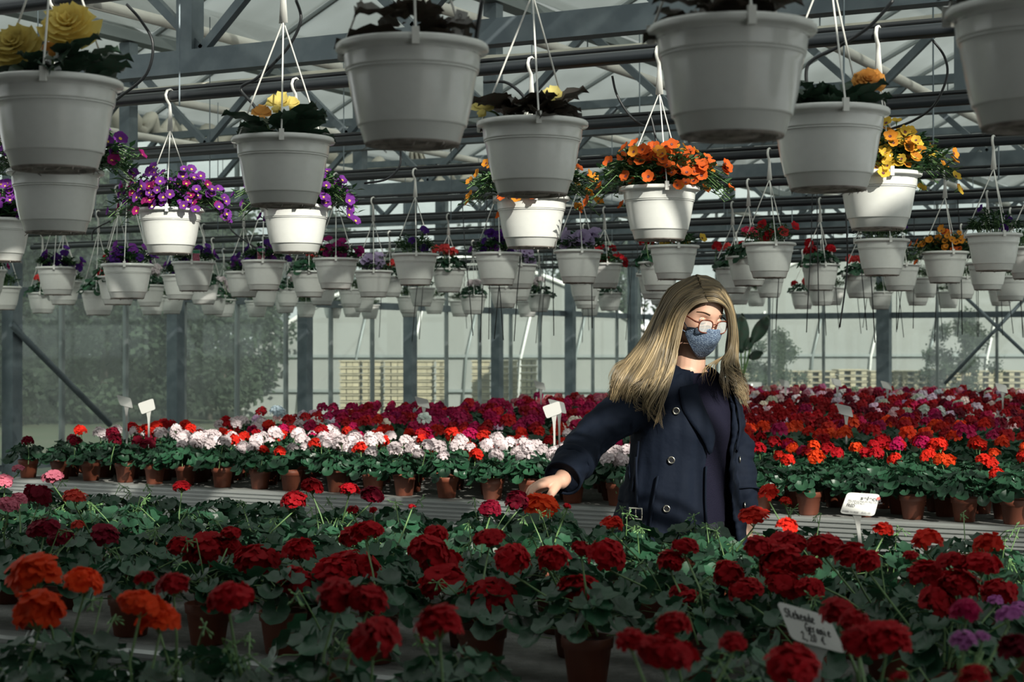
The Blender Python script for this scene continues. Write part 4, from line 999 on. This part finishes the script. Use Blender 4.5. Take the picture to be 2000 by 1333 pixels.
# ---- head in its own frame: face towards -y
HCEN = Vector((.027, -.008, 1.612)); HYAW, HPIT = math.radians(29), math.radians(26)
HM = Matrix.Translation(HCEN) @ Matrix.Rotation(HYAW, 4, 'Z') @ Matrix.Rotation(HPIT, 4, 'X') @ Matrix.Rotation(math.radians(3), 4, 'Y')
def g(x, c, w): return math.exp(-((x-c)/w)**2)
def head_pt(az, el):                 # az 0 = straight ahead, el = elevation
    dx, dy, dz = math.sin(az)*math.cos(el), -math.cos(az)*math.cos(el), math.sin(el)
    r = 1/math.sqrt((dx/.073)**2+((dy)/(.094 if dy < 0 else .098))**2+(dz/(.124 if dz > 0 else .110))**2)
    p = Vector((dx,dy,dz))*r; fr = max(0, -dy)
    z = p.z; x = p.x
    if z < -.02: k = min(1, (-.02-z)/.1); p.x *= 1-.26*k*k; p.y += (.012*k if dy > 0 else 0)
    if dy < 0:
        p.y -= .024*g(x,0,.0125)*max(0,min(1,(.028-z)/.05))*g(z,-.028,.034)*1.25             # nose
        p.y -= .006*g(x,0,.020)*g(z,-.108,.018)                                            # chin
        p.y += .010*(g(x,.031,.016)+g(x,-.031,.016))*g(z,.012,.014)                          # eye sockets
        p.y -= .004*g(z,.036,.012)*g(abs(x),.028,.025)                                       # brow ridge
        p.y -= .005*g(abs(x),.042,.016)*g(z,-.022,.02)                                       # cheeks
        p.y -= .004*g(x,0,.022)*(g(z,-.066,.007)+g(z,-.078,.006))                            # lips
    return p
def head_mesh(mb, nu=72, nv=52):
    vs = [HM @ head_pt(0,-PI/2)]
    for j in range(1, nv):
        for i in range(nu): vs.append(HM @ head_pt(2*PI*i/nu-PI, -PI/2+PI*j/nv))
    vs.append(HM @ head_pt(0,PI/2)); T = len(vs)-1
    fs = [(0,1+i,1+(i+1)%nu) for i in range(nu)]
    for j in range(nv-2):
        a = 1+j*nu; fs += [(a+i,a+nu+i,a+nu+(i+1)%nu,a+(i+1)%nu) for i in range(nu)]
    a = 1+(nv-2)*nu; fs += [(a+i,T,a+(i+1)%nu) for i in range(nu)]
    mb.add(vs, [f[::-1] for f in fs])
# ---- body
TY = math.radians(38)                # chest turned towards the right of the picture
def tw(c, lx, ly, z): return Vector((c[0]+lx*math.cos(TY)-ly*math.sin(TY), c[1]+lx*math.sin(TY)+ly*math.cos(TY), z))
TORSO = [(.60,(-.030,.03),.150,.118),(.80,(-.035,.02),.172,.130),(.92,(-.034,.01),.172,.132),(1.02,(-.030,.0),.160,.128),(1.12,(-.022,-.005),.155,.125),(1.22,(-.016,-.005),.165,.125),(1.30,(-.012,.0),.172,.112),(1.36,(-.008,.01),.160,.090),(1.405,(-.002,.015),.110,.070),(1.44,(.004,.015),.060,.056)]
def tor(z):
    for a, b in zip(TORSO[:-1], TORSO[1:]):
        if a[0] <= z <= b[0]:
            t = (z-a[0])/(b[0]-a[0]); return ((a[1][0]*(1-t)+b[1][0]*t, a[1][1]*(1-t)+b[1][1]*t), a[2]*(1-t)+b[2]*t, a[3]*(1-t)+b[3]*t)
    e = TORSO[0] if z < TORSO[0][0] else TORSO[-1]; return (e[1], e[2], e[3])
def torso_ring(z, grow, n=36):
    c, rx, ry = tor(z); out = []
    for k in range(n):
        a = 2*PI*k/n; bust = .020*g(z,1.24,.06)*max(0,math.cos(a))**2
        out.append(tw(c, (rx+grow)*math.sin(a), -(ry+grow+bust)*math.cos(a), z))
    return out
body = MB(); head_mesh(body)
body.tube([HM @ Vector((0,.022,-.055)), Vector((.010,.018,1.50)), Vector((.003,.018,1.42)), Vector((0,.018,1.37))], [.050,.049,.054,.075], 18)
body.rings([torso_ring(z, -.012) for z in np.linspace(.66,1.43,18)])
SR, SL = Vector((-.160,-.080,1.335)), Vector((.104,.085,1.340))
ER = W3(1152,858,-.20); WR = W3(1096,940,-.40)
EL = W3(1436,884,.12); WL = W3(1456,1016,.04)
limb(body, [SR, ER, WR], [.050,.040,.026]); limb(body, [SL, EL, WL], [.050,.040,.026])
for s in (-1, 1):
    hx = tw((-.033,.02), .085*s, 0, .78); limb(body, [hx, Vector((hx.x, hx.y+.01, .47)), Vector((hx.x, hx.y+.02, .09))], [.082,.056,.038])
# right hand: palm, four bent fingers and a thumb closing on the bloom
def finger(j, r): limb(body, j, r, 10, 3)
K = [W3(1053,949,-.468), W3(1049,947,-.449), W3(1050,950,-.430), W3(1055,956,-.414)]
palm = MB()
for k in K: limb(body, [WR, WR.lerp(k,.6)+Vector((0,0,.004)), k], [.024,.0165,.0115], 10, 3)
finger([K[0], W3(1040,958,-.492), W3(1035,972,-.500), W3(1038,986,-.496)], [.0108,.0096,.0086,.0066])
finger([K[1], W3(1036,955,-.466), W3(1030,972,-.474), W3(1033,989,-.470)], [.0108,.0097,.0088,.0066])
finger([K[2], W3(1037,959,-.438), W3(1031,976,-.444), W3(1033,991,-.442)], [.0104,.0092,.0084,.0064])
finger([K[3], W3(1043,966,-.414), W3(1038,980,-.418), W3(1039,990,-.418)], [.0094,.0082,.0074,.0058])
finger([W3(1088,944,-.415), W3(1080,960,-.462), W3(1070,974,-.492), W3(1063,987,-.498)], [.020,.0140,.0110,.0074])
# left hand hanging, fingers loosely curled
LH = Vector((.006,-.012,-1)).normalized(); kn = WL+Vector((.004,-.020,-.085))
for i, (oy, ln) in enumerate(((-.030,.072),(-.010,.080),(.010,.076),(.028,.060))):
    k0 = kn+Vector((.002, oy, .002*i)); limb(body, [WL, WL.lerp(k0,.6), k0], [.025,.017,.0115], 10, 3)
    a1 = k0+Vector((-.004,-.004,-ln*.45)); a2 = a1+Vector((-.014,-.004,-ln*.32)); a3 = a2+Vector((-.016,.0,-ln*.22)); finger([k0,a1,a2,a3], [.0106,.0094,.0084,.0064])
finger([WL+Vector((-.006,-.014,-.020)), WL+Vector((-.016,-.040,-.055)), WL+Vector((-.016,-.048,-.085)), WL+Vector((-.018,-.046,-.108))], [.019,.0135,.0108,.0074])
BODY = fuse('body', body, .0042, M['skin'], WO, 3, .45)
def nail(p, q, name='fingernail'):
    p, q = Vector(p), Vector(q); d = (q-p).normalized(); n_ = Vector((-.25,-.8,.5)); n_ = (n_-d*n_.dot(d)).normalized(); s = d.cross(n_)
    c = q-d*.001+n_*.0058; vs = [c+d*a+s*b-n_*(.0016*abs(b)/.0045) for a in (-.006,.0,.0055) for b in (-.0042,0,.0042)]
    o = MB().add(vs, [(0,1,4,3),(1,2,5,4),(3,4,7,6),(4,5,8,7)]).build(name, M['nail'], BODY, True); o.modifiers.new('t','SOLIDIFY').thickness = .0008
nail(W3(1070,974,-.492), W3(1063,987,-.498)); nail(W3(1035,972,-.500), W3(1038,986,-.496)); nail(W3(1030,972,-.474), W3(1033,989,-.470))
# ---- face details
for s in (-1, 1):
    ec = Vector((.031*s, -.0745, .010)); mb = MB().ball((0,0,0), .0118, 16, 12).xf(HM @ Matrix.Translation(ec)); e = mb.build('eye', M['eye'], BODY, True)
    lid = MB(); pts = []
    for j in range(6):
        la = math.radians(95-j*23)
        for i in range(11):
            az = math.radians(-75+15*i); pts.append(HM @ (ec+Vector((.0126*math.sin(az)*math.cos(la), -.0126*math.cos(az)*math.cos(la), .0126*math.sin(la)))))
    lid.add(pts, [(j*11+i, j*11+i+1, (j+1)*11+i+1, (j+1)*11+i) for j in range(5) for i in range(10)]); lid.build('eyelid', M['skin'], BODY, True)
    MB().tube([HM @ (ec+Vector((.0128*math.sin(math.radians(a)), -.0133*math.cos(math.radians(a))*.95, -.0042))) for a in range(-65,66,13)], .0010, 5).build('lashes', M['lash'], BODY, True)
    bp = [head_pt(math.radians((12+k*4.2)*s), math.radians(22.5+3*math.sin(k/7*PI))) for k in range(8)]
    MB().tube([HM @ (p*1.012) for p in bp], [(.0030,.0013),(.0036,.0015),(.0036,.0015),(.0033,.0014),(.0030,.0013),(.0025,.0012),(.0019,.001),(.0009,.0008)], 6).build('eyebrow', M['brow'], BODY, True)
    MB().ball((0,0,0), (.008,.017,.030), 12, 8).xf(HM @ Matrix.Translation((.070*s,.012,-.008)) @ Matrix.Rotation(.35*s,4,'Z')).build('ear', M['skin'], BODY, True)
# ---- face mask
rows = []
for j in range(15):
    f = j/14; row = []
    for i in range(33):
        gx = -1+i/16; az = gx*math.radians(74)
        top = .006-.030*abs(gx)**1.3-.006*(1-abs(gx)); bot = -.120+.075*abs(gx)**1.8
        z = top*(1-f)+bot*f
        wx = .069-.016*max(0,(-.05-z)/.08)
        x = math.sin(az)/math.sin(math.radians(74))*wx
        fwd = math.sqrt(max(0,1-(x/.080)**2))
        prf = .103+.020*g(z,-.035,.045)-.022*max(0,(-.085-z)/.045)**1.2+.008*g(x,0,.012)*g(z,-.02,.04)
        y = -prf*fwd*(.90+.10*math.cos(az))+.0012*math.sin(f*11+gx*3)*(1-abs(gx)*.3)
        row.append(HM @ Vector((x,y,z)))
    rows.append(row)
mk = MB().rings(rows, False, False).build('face_mask', M['mask'], WO, True); mk['label'] = 'blue-grey finely patterned cotton face mask'
sm = mk.modifiers.new('t','SOLIDIFY'); sm.thickness = .0022; sm.offset = 1
for s in (-1, 1):
    MB().tube([rows[1][16+16*s], HM @ Vector((.074*s,.006,.004)), HM @ Vector((.073*s,.028,-.004)), HM @ Vector((.070*s,.016,-.045)), rows[12][16+16*s]], .0018, 6).build('ear_loop', M['mask'], mk, True)
# ---- glasses
GM = HM @ Matrix.Translation((-.003,-.1100,.003)) @ Matrix.Rotation(math.radians(-6), 4, 'X')
gl = bpy.data.objects.new('glasses', None); COL.objects.link(gl); gl.parent = WO; gl['label'] = 'tortoiseshell glasses with glare painted on the lenses'
for s in (-1, 1):
    ring = []
    for k in range(36):
        a = 2*PI*k/36; e = 3.0; ca, sa = math.cos(a), math.sin(a); q = (abs(ca)**e+abs(sa)**e)**(-1/e)
        ring.append(Vector((.0318*s+.0240*q*ca, .010*abs((.0318+.0240*q*ca*s)/.06)**2, .0205*q*sa+(.001*sa))))
    MB().tube([GM @ p for p in ring+[ring[0]]], .0021, 8, False).build('rim', M['tortoise'], gl, True)
    MB().add([GM @ p for p in ring]+[GM @ Vector((.0318*s,.002,0))], [(k,(k+1)%36,36) for k in range(36)]).build('lens', M['lens'], gl, True)
    MB().tube([GM @ Vector((.0560*s,.009,.010)), GM @ Vector((.068*s,.018,.011)), HM @ Vector((.0755*s,-.05,.010)), HM @ Vector((.0765*s,.01,.012))], [.0032,.0028,.0022,.002], 8).build('temple', M['tortoise'], gl, True)
MB().tube([GM @ Vector((x,-.001,.006+.004*(1-(x/.0095)**2))) for x in (-.0095,-.005,0,.005,.0095)], .0021, 8).build('bridge', M['tortoise'], gl, True)

# ---- clothes
sw = MB().rings([torso_ring(z, .006) for z in np.linspace(.93,1.40,26)]+[torso_ring(1.418,.008)], False)
o = sw.build('sweater', M['knit'], WO, True); o['label'] = 'plain dark navy round-neck sweater'
mb = MB().rings([torso_ring(z, .004) for z in np.linspace(.70,.95,8)])
for s in (-1, 1):
    hx = tw((-.033,.02), .085*s, 0, .78); limb(mb, [hx, Vector((hx.x, hx.y+.01, .47)), Vector((hx.x, hx.y+.02, .10))], [.098,.078,.068])
fuse('trousers', mb, .008, M['jeans'], WO, 4)
for s in (-1, 1):
    hx = tw((-.033,.02), .085*s, 0, .0); c = Vector((hx.x, hx.y+.02, 0)); f = Vector((math.sin(TY),-math.cos(TY),0))
    mb = MB(); mb.tube([c-f*.05+Vector((0,0,.045)), c+Vector((0,0,.045)), c+f*.08+Vector((0,0,.036)), c+f*.16+Vector((0,0,.026))], [(.036,.044),(.040,.044),(.042,.035),(.028,.025)], 14)
    mb.build('shoe', M['shoe'], WO, True)
# coat: open shell around the torso, sleeves grown onto it
PHL, PHR = math.radians(-9), math.radians(27)      # front edges left and right of the opening
CO = [(.60,.105),(.75,.088),(.90,.062),(1.0,.044),(1.1,.030),(1.2,.022),(1.30,.020),(1.37,.020),(1.42,.016)]
def cgrow(z): return float(np.interp(z, [c[0] for c in CO], [c[1] for c in CO]))
def coat_pt(ph, z, off=0.0):
    c, rx, ry = tor(z); gr_ = cgrow(z)+off; bust = .022*g(z,1.24,.06)*max(0,math.cos(ph))**2
    sh_ = .0
    fold = .006*math.sin(ph*7+z*3)*max(0,min(1,(1.08-z)/.25)) + .0035*math.sin(ph*13-z*9)
    return tw(c, (rx+gr_+fold)*math.sin(ph), -(ry+gr_+bust+fold)*math.cos(ph), z)
def edgeL(z): return PHL+math.radians(-16)*max(0,(z-1.20)/.2)+math.radians(4)*math.sin(z*5)
def edgeR(z): return PHR+math.radians(16)*max(0,(z-1.15)/.25)+math.radians(3)*max(0,(.95-z)/.3)
zs = list(np.linspace(.60,1.425,44)); NP_ = 64; outer = []; inner = []
for z in zs:
    a0, a1 = edgeR(z), 2*PI+edgeL(z)
    outer.append([coat_pt(a0+(a1-a0)*k/NP_, z, .006) for k in range(NP_+1)]); inner.append([coat_pt(a0+(a1-a0)*k/NP_, z, -.008) for k in range(NP_+1)])
mb = MB(); n = NP_+1; N = len(zs)
vs = [p for r in outer for p in r]+[p for r in inner for p in r]; o2 = n*N; fs = []
for i in range(N-1):
    for k in range(NP_):
        a = i*n+k; fs.append((a,a+1,a+n+1,a+n)); fs.append((o2+a,o2+a+n,o2+a+n+1,o2+a+1))
    for k, fl_ in ((0,1),(NP_,0)):
        a = i*n+k; q = (a,a+n,o2+a+n,o2+a); fs.append(q if fl_ else q[::-1])
for k in range(NP_):
    fs.append((k,o2+k,o2+k+1,k+1)); a = (N-1)*n+k; fs.append((a,a+1,o2+a+1,o2+a))
mb.add(vs, fs)
def sleeve(sh_, e, w, r, seed):
    rg = random.Random(seed); P = [sh_+Vector((0,0,.0)), sh_.lerp(e,.35), sh_.lerp(e,.75), e, e.lerp(w,.3), e.lerp(w,.65), e.lerp(w,.93)]
    Q = []; RR = []; n_ = len(P)
    for i in range(n_-1):
        p0 = P[max(i-1,0)]; p1 = P[i]; p2 = P[i+1]; p3 = P[min(i+2,n_-1)]
        for k in range(6):
            t = k/6; Q.append(.5*((2*p1)+(p2-p0)*t+(2*p0-5*p1+4*p2-p3)*t*t+(3*p1-p0-3*p2+p3)*t**3)); RR.append((r[i]*(1-t)+r[i+1]*t)*(1+.012*math.sin((i*6+k)*1.9+seed)))
    Q.append(P[-1]); RR.append(r[-1]); mb.tube(Q, RR, 20); mb.ball(Q[0], r[0]*1.0, 16, 10); return Q, RR
QR, RRr = sleeve(SR+Vector((.006,0,.004)), ER, WR, [.070,.074,.070,.068,.064,.060,.058], 1)
QL, RRl = sleeve(SL+Vector((-.006,0,.004)), EL, WL, [.068,.068,.064,.062,.060,.056,.052], 2)
mb.tube([SR, tw((-.008,.01),-.09,0,1.385), tw((0,.015),-.045,.005,1.425)], [.072,.052,.030], 14); mb.tube([SL, tw((-.008,.01),.09,0,1.385), tw((0,.015),.045,.005,1.425)], [.072,.052,.030], 14)
COAT = fuse('coat', mb, .0055, M['coat'], WO, 5, .5)
from mathutils import noise as mnoise
def crumple(o, amp, axis_pts):
    me = o.data; nv_ = len(me.vertices); co = np.empty(nv_*3); me.vertices.foreach_get('co', co); co = co.reshape(-1,3); no = np.empty(nv_*3); me.vertices.foreach_get('normal', no); no = no.reshape(-1,3)
    for i in range(nv_):
        p = co[i]; arm = p[0] < -.20 and p[2] > 1.0 or p[0] > .12
        q = Vector((p[0]*9+p[2]*16, p[1]*9, p[2]*15-p[0]*14)) if arm else Vector((p[0]*16, p[1]*16, p[2]*3.2))
        co[i] += no[i]*amp*(mnoise.noise(q)+.5*mnoise.noise(q*2.3))*(1.25 if arm else .8)
    me.vertices.foreach_set('co', co.ravel()); me.update()
crumple(COAT, .008, None); COAT['label'] = 'open navy double-breasted trench coat'
def ring_at(c, d, r, tube_r, name, parent, m, n=28):
    d = d.normalized(); a = d.orthogonal().normalized(); b = d.cross(a)
    return MB().tube([c+a*(r*math.cos(2*PI*k/n))+b*(r*math.sin(2*PI*k/n)) for k in range(n+1)], [tube_r]*(n+1), 8, False).build(name, m, parent, True)
for Q, RR in ((QR,RRr),(QL,RRl)):                       # cuff hem and strap
    d = Q[-1]-Q[-3]
    ring_at(Q[-1], d, RR[-1]*.98, .0045, 'cuff_hem', COAT, M['coat']); ring_at(Q[-8], d, RR[-8]*1.02, (.012,.003), 'cuff_strap', COAT, M['coat'])
# lapels and collar as folded cloth lying on the coat
def patch(name, grid, off, th=.005):
    rows_ = [[coat_pt(ph, z, off+o_) for ph, z, o_ in row] for row in grid]
    o = MB().rings(rows_, False, False).build(name, M['coat'], COAT, True); s = o.modifiers.new('t','SOLIDIFY'); s.thickness = th; s.offset = 0; return o
gridL = []; gridR = []
for j in range(14):
    z = 1.17+.215*j/13; f = j/13; wdt = math.radians(3+19*math.sin(min(1,f*1.15)*PI*.62)); rowL = []; rowR = []
    for i in range(7):
        t = i/6; lift = .013+.006*math.sin(t*PI)
        rowL.append((edgeL(z)-wdt*t+math.radians(2), z-.012*t, lift)); rowR.append((edgeR(z)+wdt*.85*t-math.radians(2), z-.012*t, lift))
    gridL.append(rowL); gridR.append(rowR)
patch('lapel', gridL, .0); patch('lapel', gridR, .0)
col = []
for j in range(7):
    t = j/6; row = []
    for i in range(33):
        a = math.radians(42)+(2*PI-math.radians(42)-math.radians(38))*i/32
        r = .072+.040*t; z = 1.437-.062*t+.012*math.sin(PI*(1-t))-.020*max(0,math.cos(a))
        row.append(tw((.002,.015), r*1.12*math.sin(a), -r*math.cos(a), z))
    col.append(row)
o = MB().rings(col, False, False).build('collar', M['coat'], COAT, True); o.modifiers.new('t','SOLIDIFY').thickness = .007
def phi_at(px, py):                                     # angle on the visible side of the coat that projects to this pixel
    best = None
    for k in range(-90, 80):
        ph = math.radians(k); zz = HC+(YH-py)/FPX*(WD-.12); p = coat_pt(ph, zz, .01); q = W3(px, py, p.y)
        e = abs(p.x-q.x)
        if best is None or e < best[0]: best = (e, ph, HC+(YH-py)/FPX*(WD+p.y))
    return best[1], best[2]
def button(ph, z, name='button'):
    c = coat_pt(ph, z, .012); d = (coat_pt(ph, z, .05)-coat_pt(ph, z, 0)).normalized()
    o = ring_at(c+d*.003, d, .0098, .0026, name, COAT, M['metal'], 22)
    a = d.orthogonal().normalized(); b = d.cross(a); n_ = 18
    MB().poly_prism([c+a*(.0085*math.cos(2*PI*k/n_))+b*(.0085*math.sin(2*PI*k/n_)) for k in range(n_)], d*.003).build('button_face', M['button_core'], o)
for px, py in ((1320,803),(1312,899),(1301,994)): button(*phi_at(px, py))
for px, py in ((1449,899),(1454,988)):
    z = HC+(YH-py)/FPX*WD; ph = min((abs(coat_pt(math.radians(k), z, .01).x-W3(px,py,0).x), math.radians(k)) for k in range(28,95))[1]; button(ph, z)
# front placket seam, pocket welt, belt with buckle
def strip(name, pts, w, th, off, m=None):
    P = [coat_pt(ph, z, off) for ph, z in pts]
    return MB().tube(P, [(w, th)]*len(P), 8).build(name, m or M['coat'], COAT, True)
strip('placket', [(edgeL(z)-math.radians(2), z) for z in np.linspace(.62,1.12,16)], .010, .004, .010)
b0 = [phi_at(x, y) for x, y in ((1215,868),(1232,884),(1247,893))]; b1 = [phi_at(x, y) for x, y in ((1247,893),(1246,920),(1247,955),(1247,990))]; b2 = [phi_at(x, y) for x, y in ((1250,862),(1247,893),(1238,930),(1234,960))]
bl = strip('belt', b1, .017, .005, .020); strip('belt_loop', b0, .007, .004, .018); strip('belt_tail', b2, .012, .004, .016)
ph, z = phi_at(1247,1003); c = coat_pt(ph, z, .026); ex = (coat_pt(ph+.05, z, .026)-coat_pt(ph-.05, z, .026)).normalized(); ez = Vector((0,0,1))
MB().tube([c+ex*a+ez*b for a, b in ((-.027,-.017),(.027,-.017),(.027,.017),(-.027,.017),(-.027,-.017))], .0034, 8).tube([c+ez*.017, c-ez*.017], .0022, 6).build('buckle', M['metal'], bl, True)
strip('pocket_welt', [phi_at(x, y) for x, y in ((1285,930),(1275,985),(1268,1030))], .012, .004, .014)

# ---- hair: a skull-hugging base and several hundred tapering locks
rgh = random.Random(5)
cap = MB(); nu, nv = 60, 30; rows = []
for j in range(nv+1):
    row = []
    for i in range(nu):
        az = 2*PI*i/nu-PI; hl = math.radians(47)-math.radians(74)*min(1,(abs(az)/math.radians(78))**2.6) if abs(az) < math.radians(100) else math.radians(-42)
        el = hl+(PI/2-.01-hl)*j/nv; p = head_pt(az, el); row.append(HM @ (p*(1.015+.012*min(1,j/5.0))))
    rows.append(row)
cap.rings(rows, False); ncap = len(cap.v)
GL = [[(1382,590,-.112),(1357,595,-.114),(1334,620,-.112),(1324,660,-.120),(1318,705,-.130),(1303,755,-.165),(1291,800,-.18),(1286,826,-.18)],
 [(1376,577,-.100),(1348,585,-.108),(1324,616,-.118),(1310,664,-.110),(1298,715,-.135),(1280,765,-.175),(1270,797,-.185),(1277,820,-.18)],
 [(1367,564,-.085),(1332,578,-.090),(1306,614,-.090),(1290,665,-.095),(1270,715,-.135),(1252,760,-.18),(1238,792,-.19),(1252,808,-.18)],
 [(1359,551,-.045),(1318,570,-.050),(1291,614,-.055),(1272,662,-.075),(1248,706,-.125),(1228,748,-.175),(1216,790,-.18),(1219,820,-.18)],
 [(1353,543,-.005),(1308,564,-.005),(1281,615,-.005),(1260,660,-.035),(1232,700,-.105),(1210,740,-.155),(1198,780,-.165),(1195,814,-.165)],
 [(1353,540,.035),(1307,565,.045),(1281,620,.045),(1258,662,.025),(1230,695,-.06),(1206,730,-.13),(1194,770,-.15),(1189,800,-.15)],
 [(1356,539,.07),(1312,570,.09),(1290,625,.10),(1272,672,.10),(1250,708,.06),(1228,742,.02),(1222,775,.03),(1218,800,.03)]]
GR_ = [[(1384,590,-.112),(1401,591,-.110),(1420,604,-.090),(1426,640,-.068),(1420,680,-.052),(1406,714,-.09),(1409,744,-.12),(1420,764,-.12)],
 [(1378,577,-.110),(1402,580,-.108),(1421,602,-.085),(1428,642,-.045),(1424,686,-.03),(1419,724,-.075),(1428,754,-.09),(1440,774,-.09)],
 [(1368,561,-.080),(1402,565,-.070),(1426,598,-.050),(1432,645,-.01),(1430,692,.0),(1432,734,-.03),(1442,764,-.04),(1450,792,-.03)],
 [(1360,546,-.03),(1400,553,-.02),(1428,597,.01),(1435,648,.04),(1434,702,.06),(1441,744,.04),(1450,774,.03),(1459,804,.03)],
 [(1357,539,.05),(1392,545,.06),(1424,595,.09),(1432,650,.10),(1432,705,.11),(1438,745,.11),(1444,770,.11),(1450,790,.11)]]
hm = MB(); cols = []
def lock(P, r0, c):
    n0 = len(hm.v); Q = []; n_ = len(P)
    for i in range(n_-1):
        p0 = P[max(i-1,0)]; p1 = P[i]; p2 = P[i+1]; p3 = P[min(i+2,n_-1)]
        for k in range(3):
            t = k/3; Q.append(.5*((2*p1)+(p2-p0)*t+(2*p0-5*p1+4*p2-p3)*t*t+(3*p1-p0-3*p2+p3)*t**3))
    Q.append(P[-1]); m = len(Q)
    hm.tube(Q, [r0*(.8+.5*math.sin(PI*min(1,i/(m-1)*1.2)))*(1 if i < m*.62 else max(.12, 1-(i/(m-1)-.62)*2.4)) for i in range(m)], 5, False)
    for i in range(m):
        f = i/(m-1); e = 1.05+.5*max(0,f-.3)
        cols.extend([(min(1,c[0]*e), min(1,c[1]*e*.98), c[2]*e*.92, 1)]*5)
Hi = HM.inverted()
for GS, ncl, per in ((GL, 62, 9), (GR_, 44, 8)):
    for cl in range(ncl):                                # locks: strands that gather towards a shared tip
        tc_ = (cl+rgh.random())/ncl*(len(GS)-1); wv = rgh.uniform(0,6.28); am = rgh.uniform(.3,1.4); ln = rgh.uniform(-.075,.018); lay = rgh.uniform(-.006,.010); cb = rgh.choice((.42,.6,.8,1.0,1.2,1.5))
        for k in range(per):
            P = []; jt = rgh.uniform(-1,1)*.42; ju = Vector((rgh.gauss(0,.003), rgh.gauss(0,.004), 0)); sl = ln+rgh.uniform(-.04,.010)
            for q in range(8):
                gw = q/7; t = min(len(GS)-1.001, max(0, tc_+jt*(1-.92*gw**1.5))); i = int(t); f = t-i
                p = W3(*GS[i][q]).lerp(W3(*GS[i+1][q]), f)
                p += ju*(.4+gw)+Vector((math.sin(q*1.35+wv)*.0075*am*gw*1.5, -lay*gw+math.cos(q*1.4+wv)*.006*am*gw, 0))
                if q > 4: p.z -= sl*(q-4)/3*(1 if q > 4 else 0)
                P.append(p)
            for q in range(len(P)):                      # stay outside the skull
                l = Hi @ P[q]; L_ = math.sqrt((l.x/.077)**2+(l.y/.099)**2+(l.z/.128)**2)
                if L_ < 1.04: P[q] = HM @ (l*(1.04+rgh.uniform(0,.03))/max(L_,.3))
            b_ = cb*rgh.uniform(.7,1.3); c = (.185*b_, .140*b_, .082*b_)
            lock(P, rgh.uniform(.0014,.0030), c)
for k in range(9):                                     # thin strands in front of the neck and loose flyaways
    x = rgh.uniform(1372,1404); lock([W3(1426+rgh.uniform(-3,3),655,-.035), W3(1422,688,-.045), W3(x*.6+1402*.4,712,-.075), W3(x+rgh.uniform(-6,6),728,-.10), W3(x+rgh.uniform(-9,6),rgh.uniform(736,758),-.115)], .0011, (.26,.18,.09))
for pts in (((1232,700,-.12),(1200,745,-.16),(1192,790,-.17),(1172,795,-.17)), ((1248,740,-.17),(1225,790,-.19),(1212,812,-.19),(1258,798,-.19)), ((1440,740,.02),(1448,770,.0),(1456,792,.0),(1464,794,.0)), ((1300,740,-.16),(1292,790,-.18),(1283,826,-.18),(1280,815,-.18))):
    for e in range(3): lock([W3(x+rgh.uniform(-3,3), y+rgh.uniform(-3,3), d) for x, y, d in pts], .0010, (.30,.21,.11))
hm.add(cap.v, cap.f); cols += [(.085,.060,.034,1)]*ncap
hme = hm.mesh('hair', M['hair']); ca_ = hme.color_attributes.new('col','FLOAT_COLOR','POINT'); ca_.data.foreach_set('color', np.array(cols, dtype=np.float32).ravel())
hr = mobj('hair', hme, WO); hr['label'] = 'long loose dark-blond hair with lighter ends'
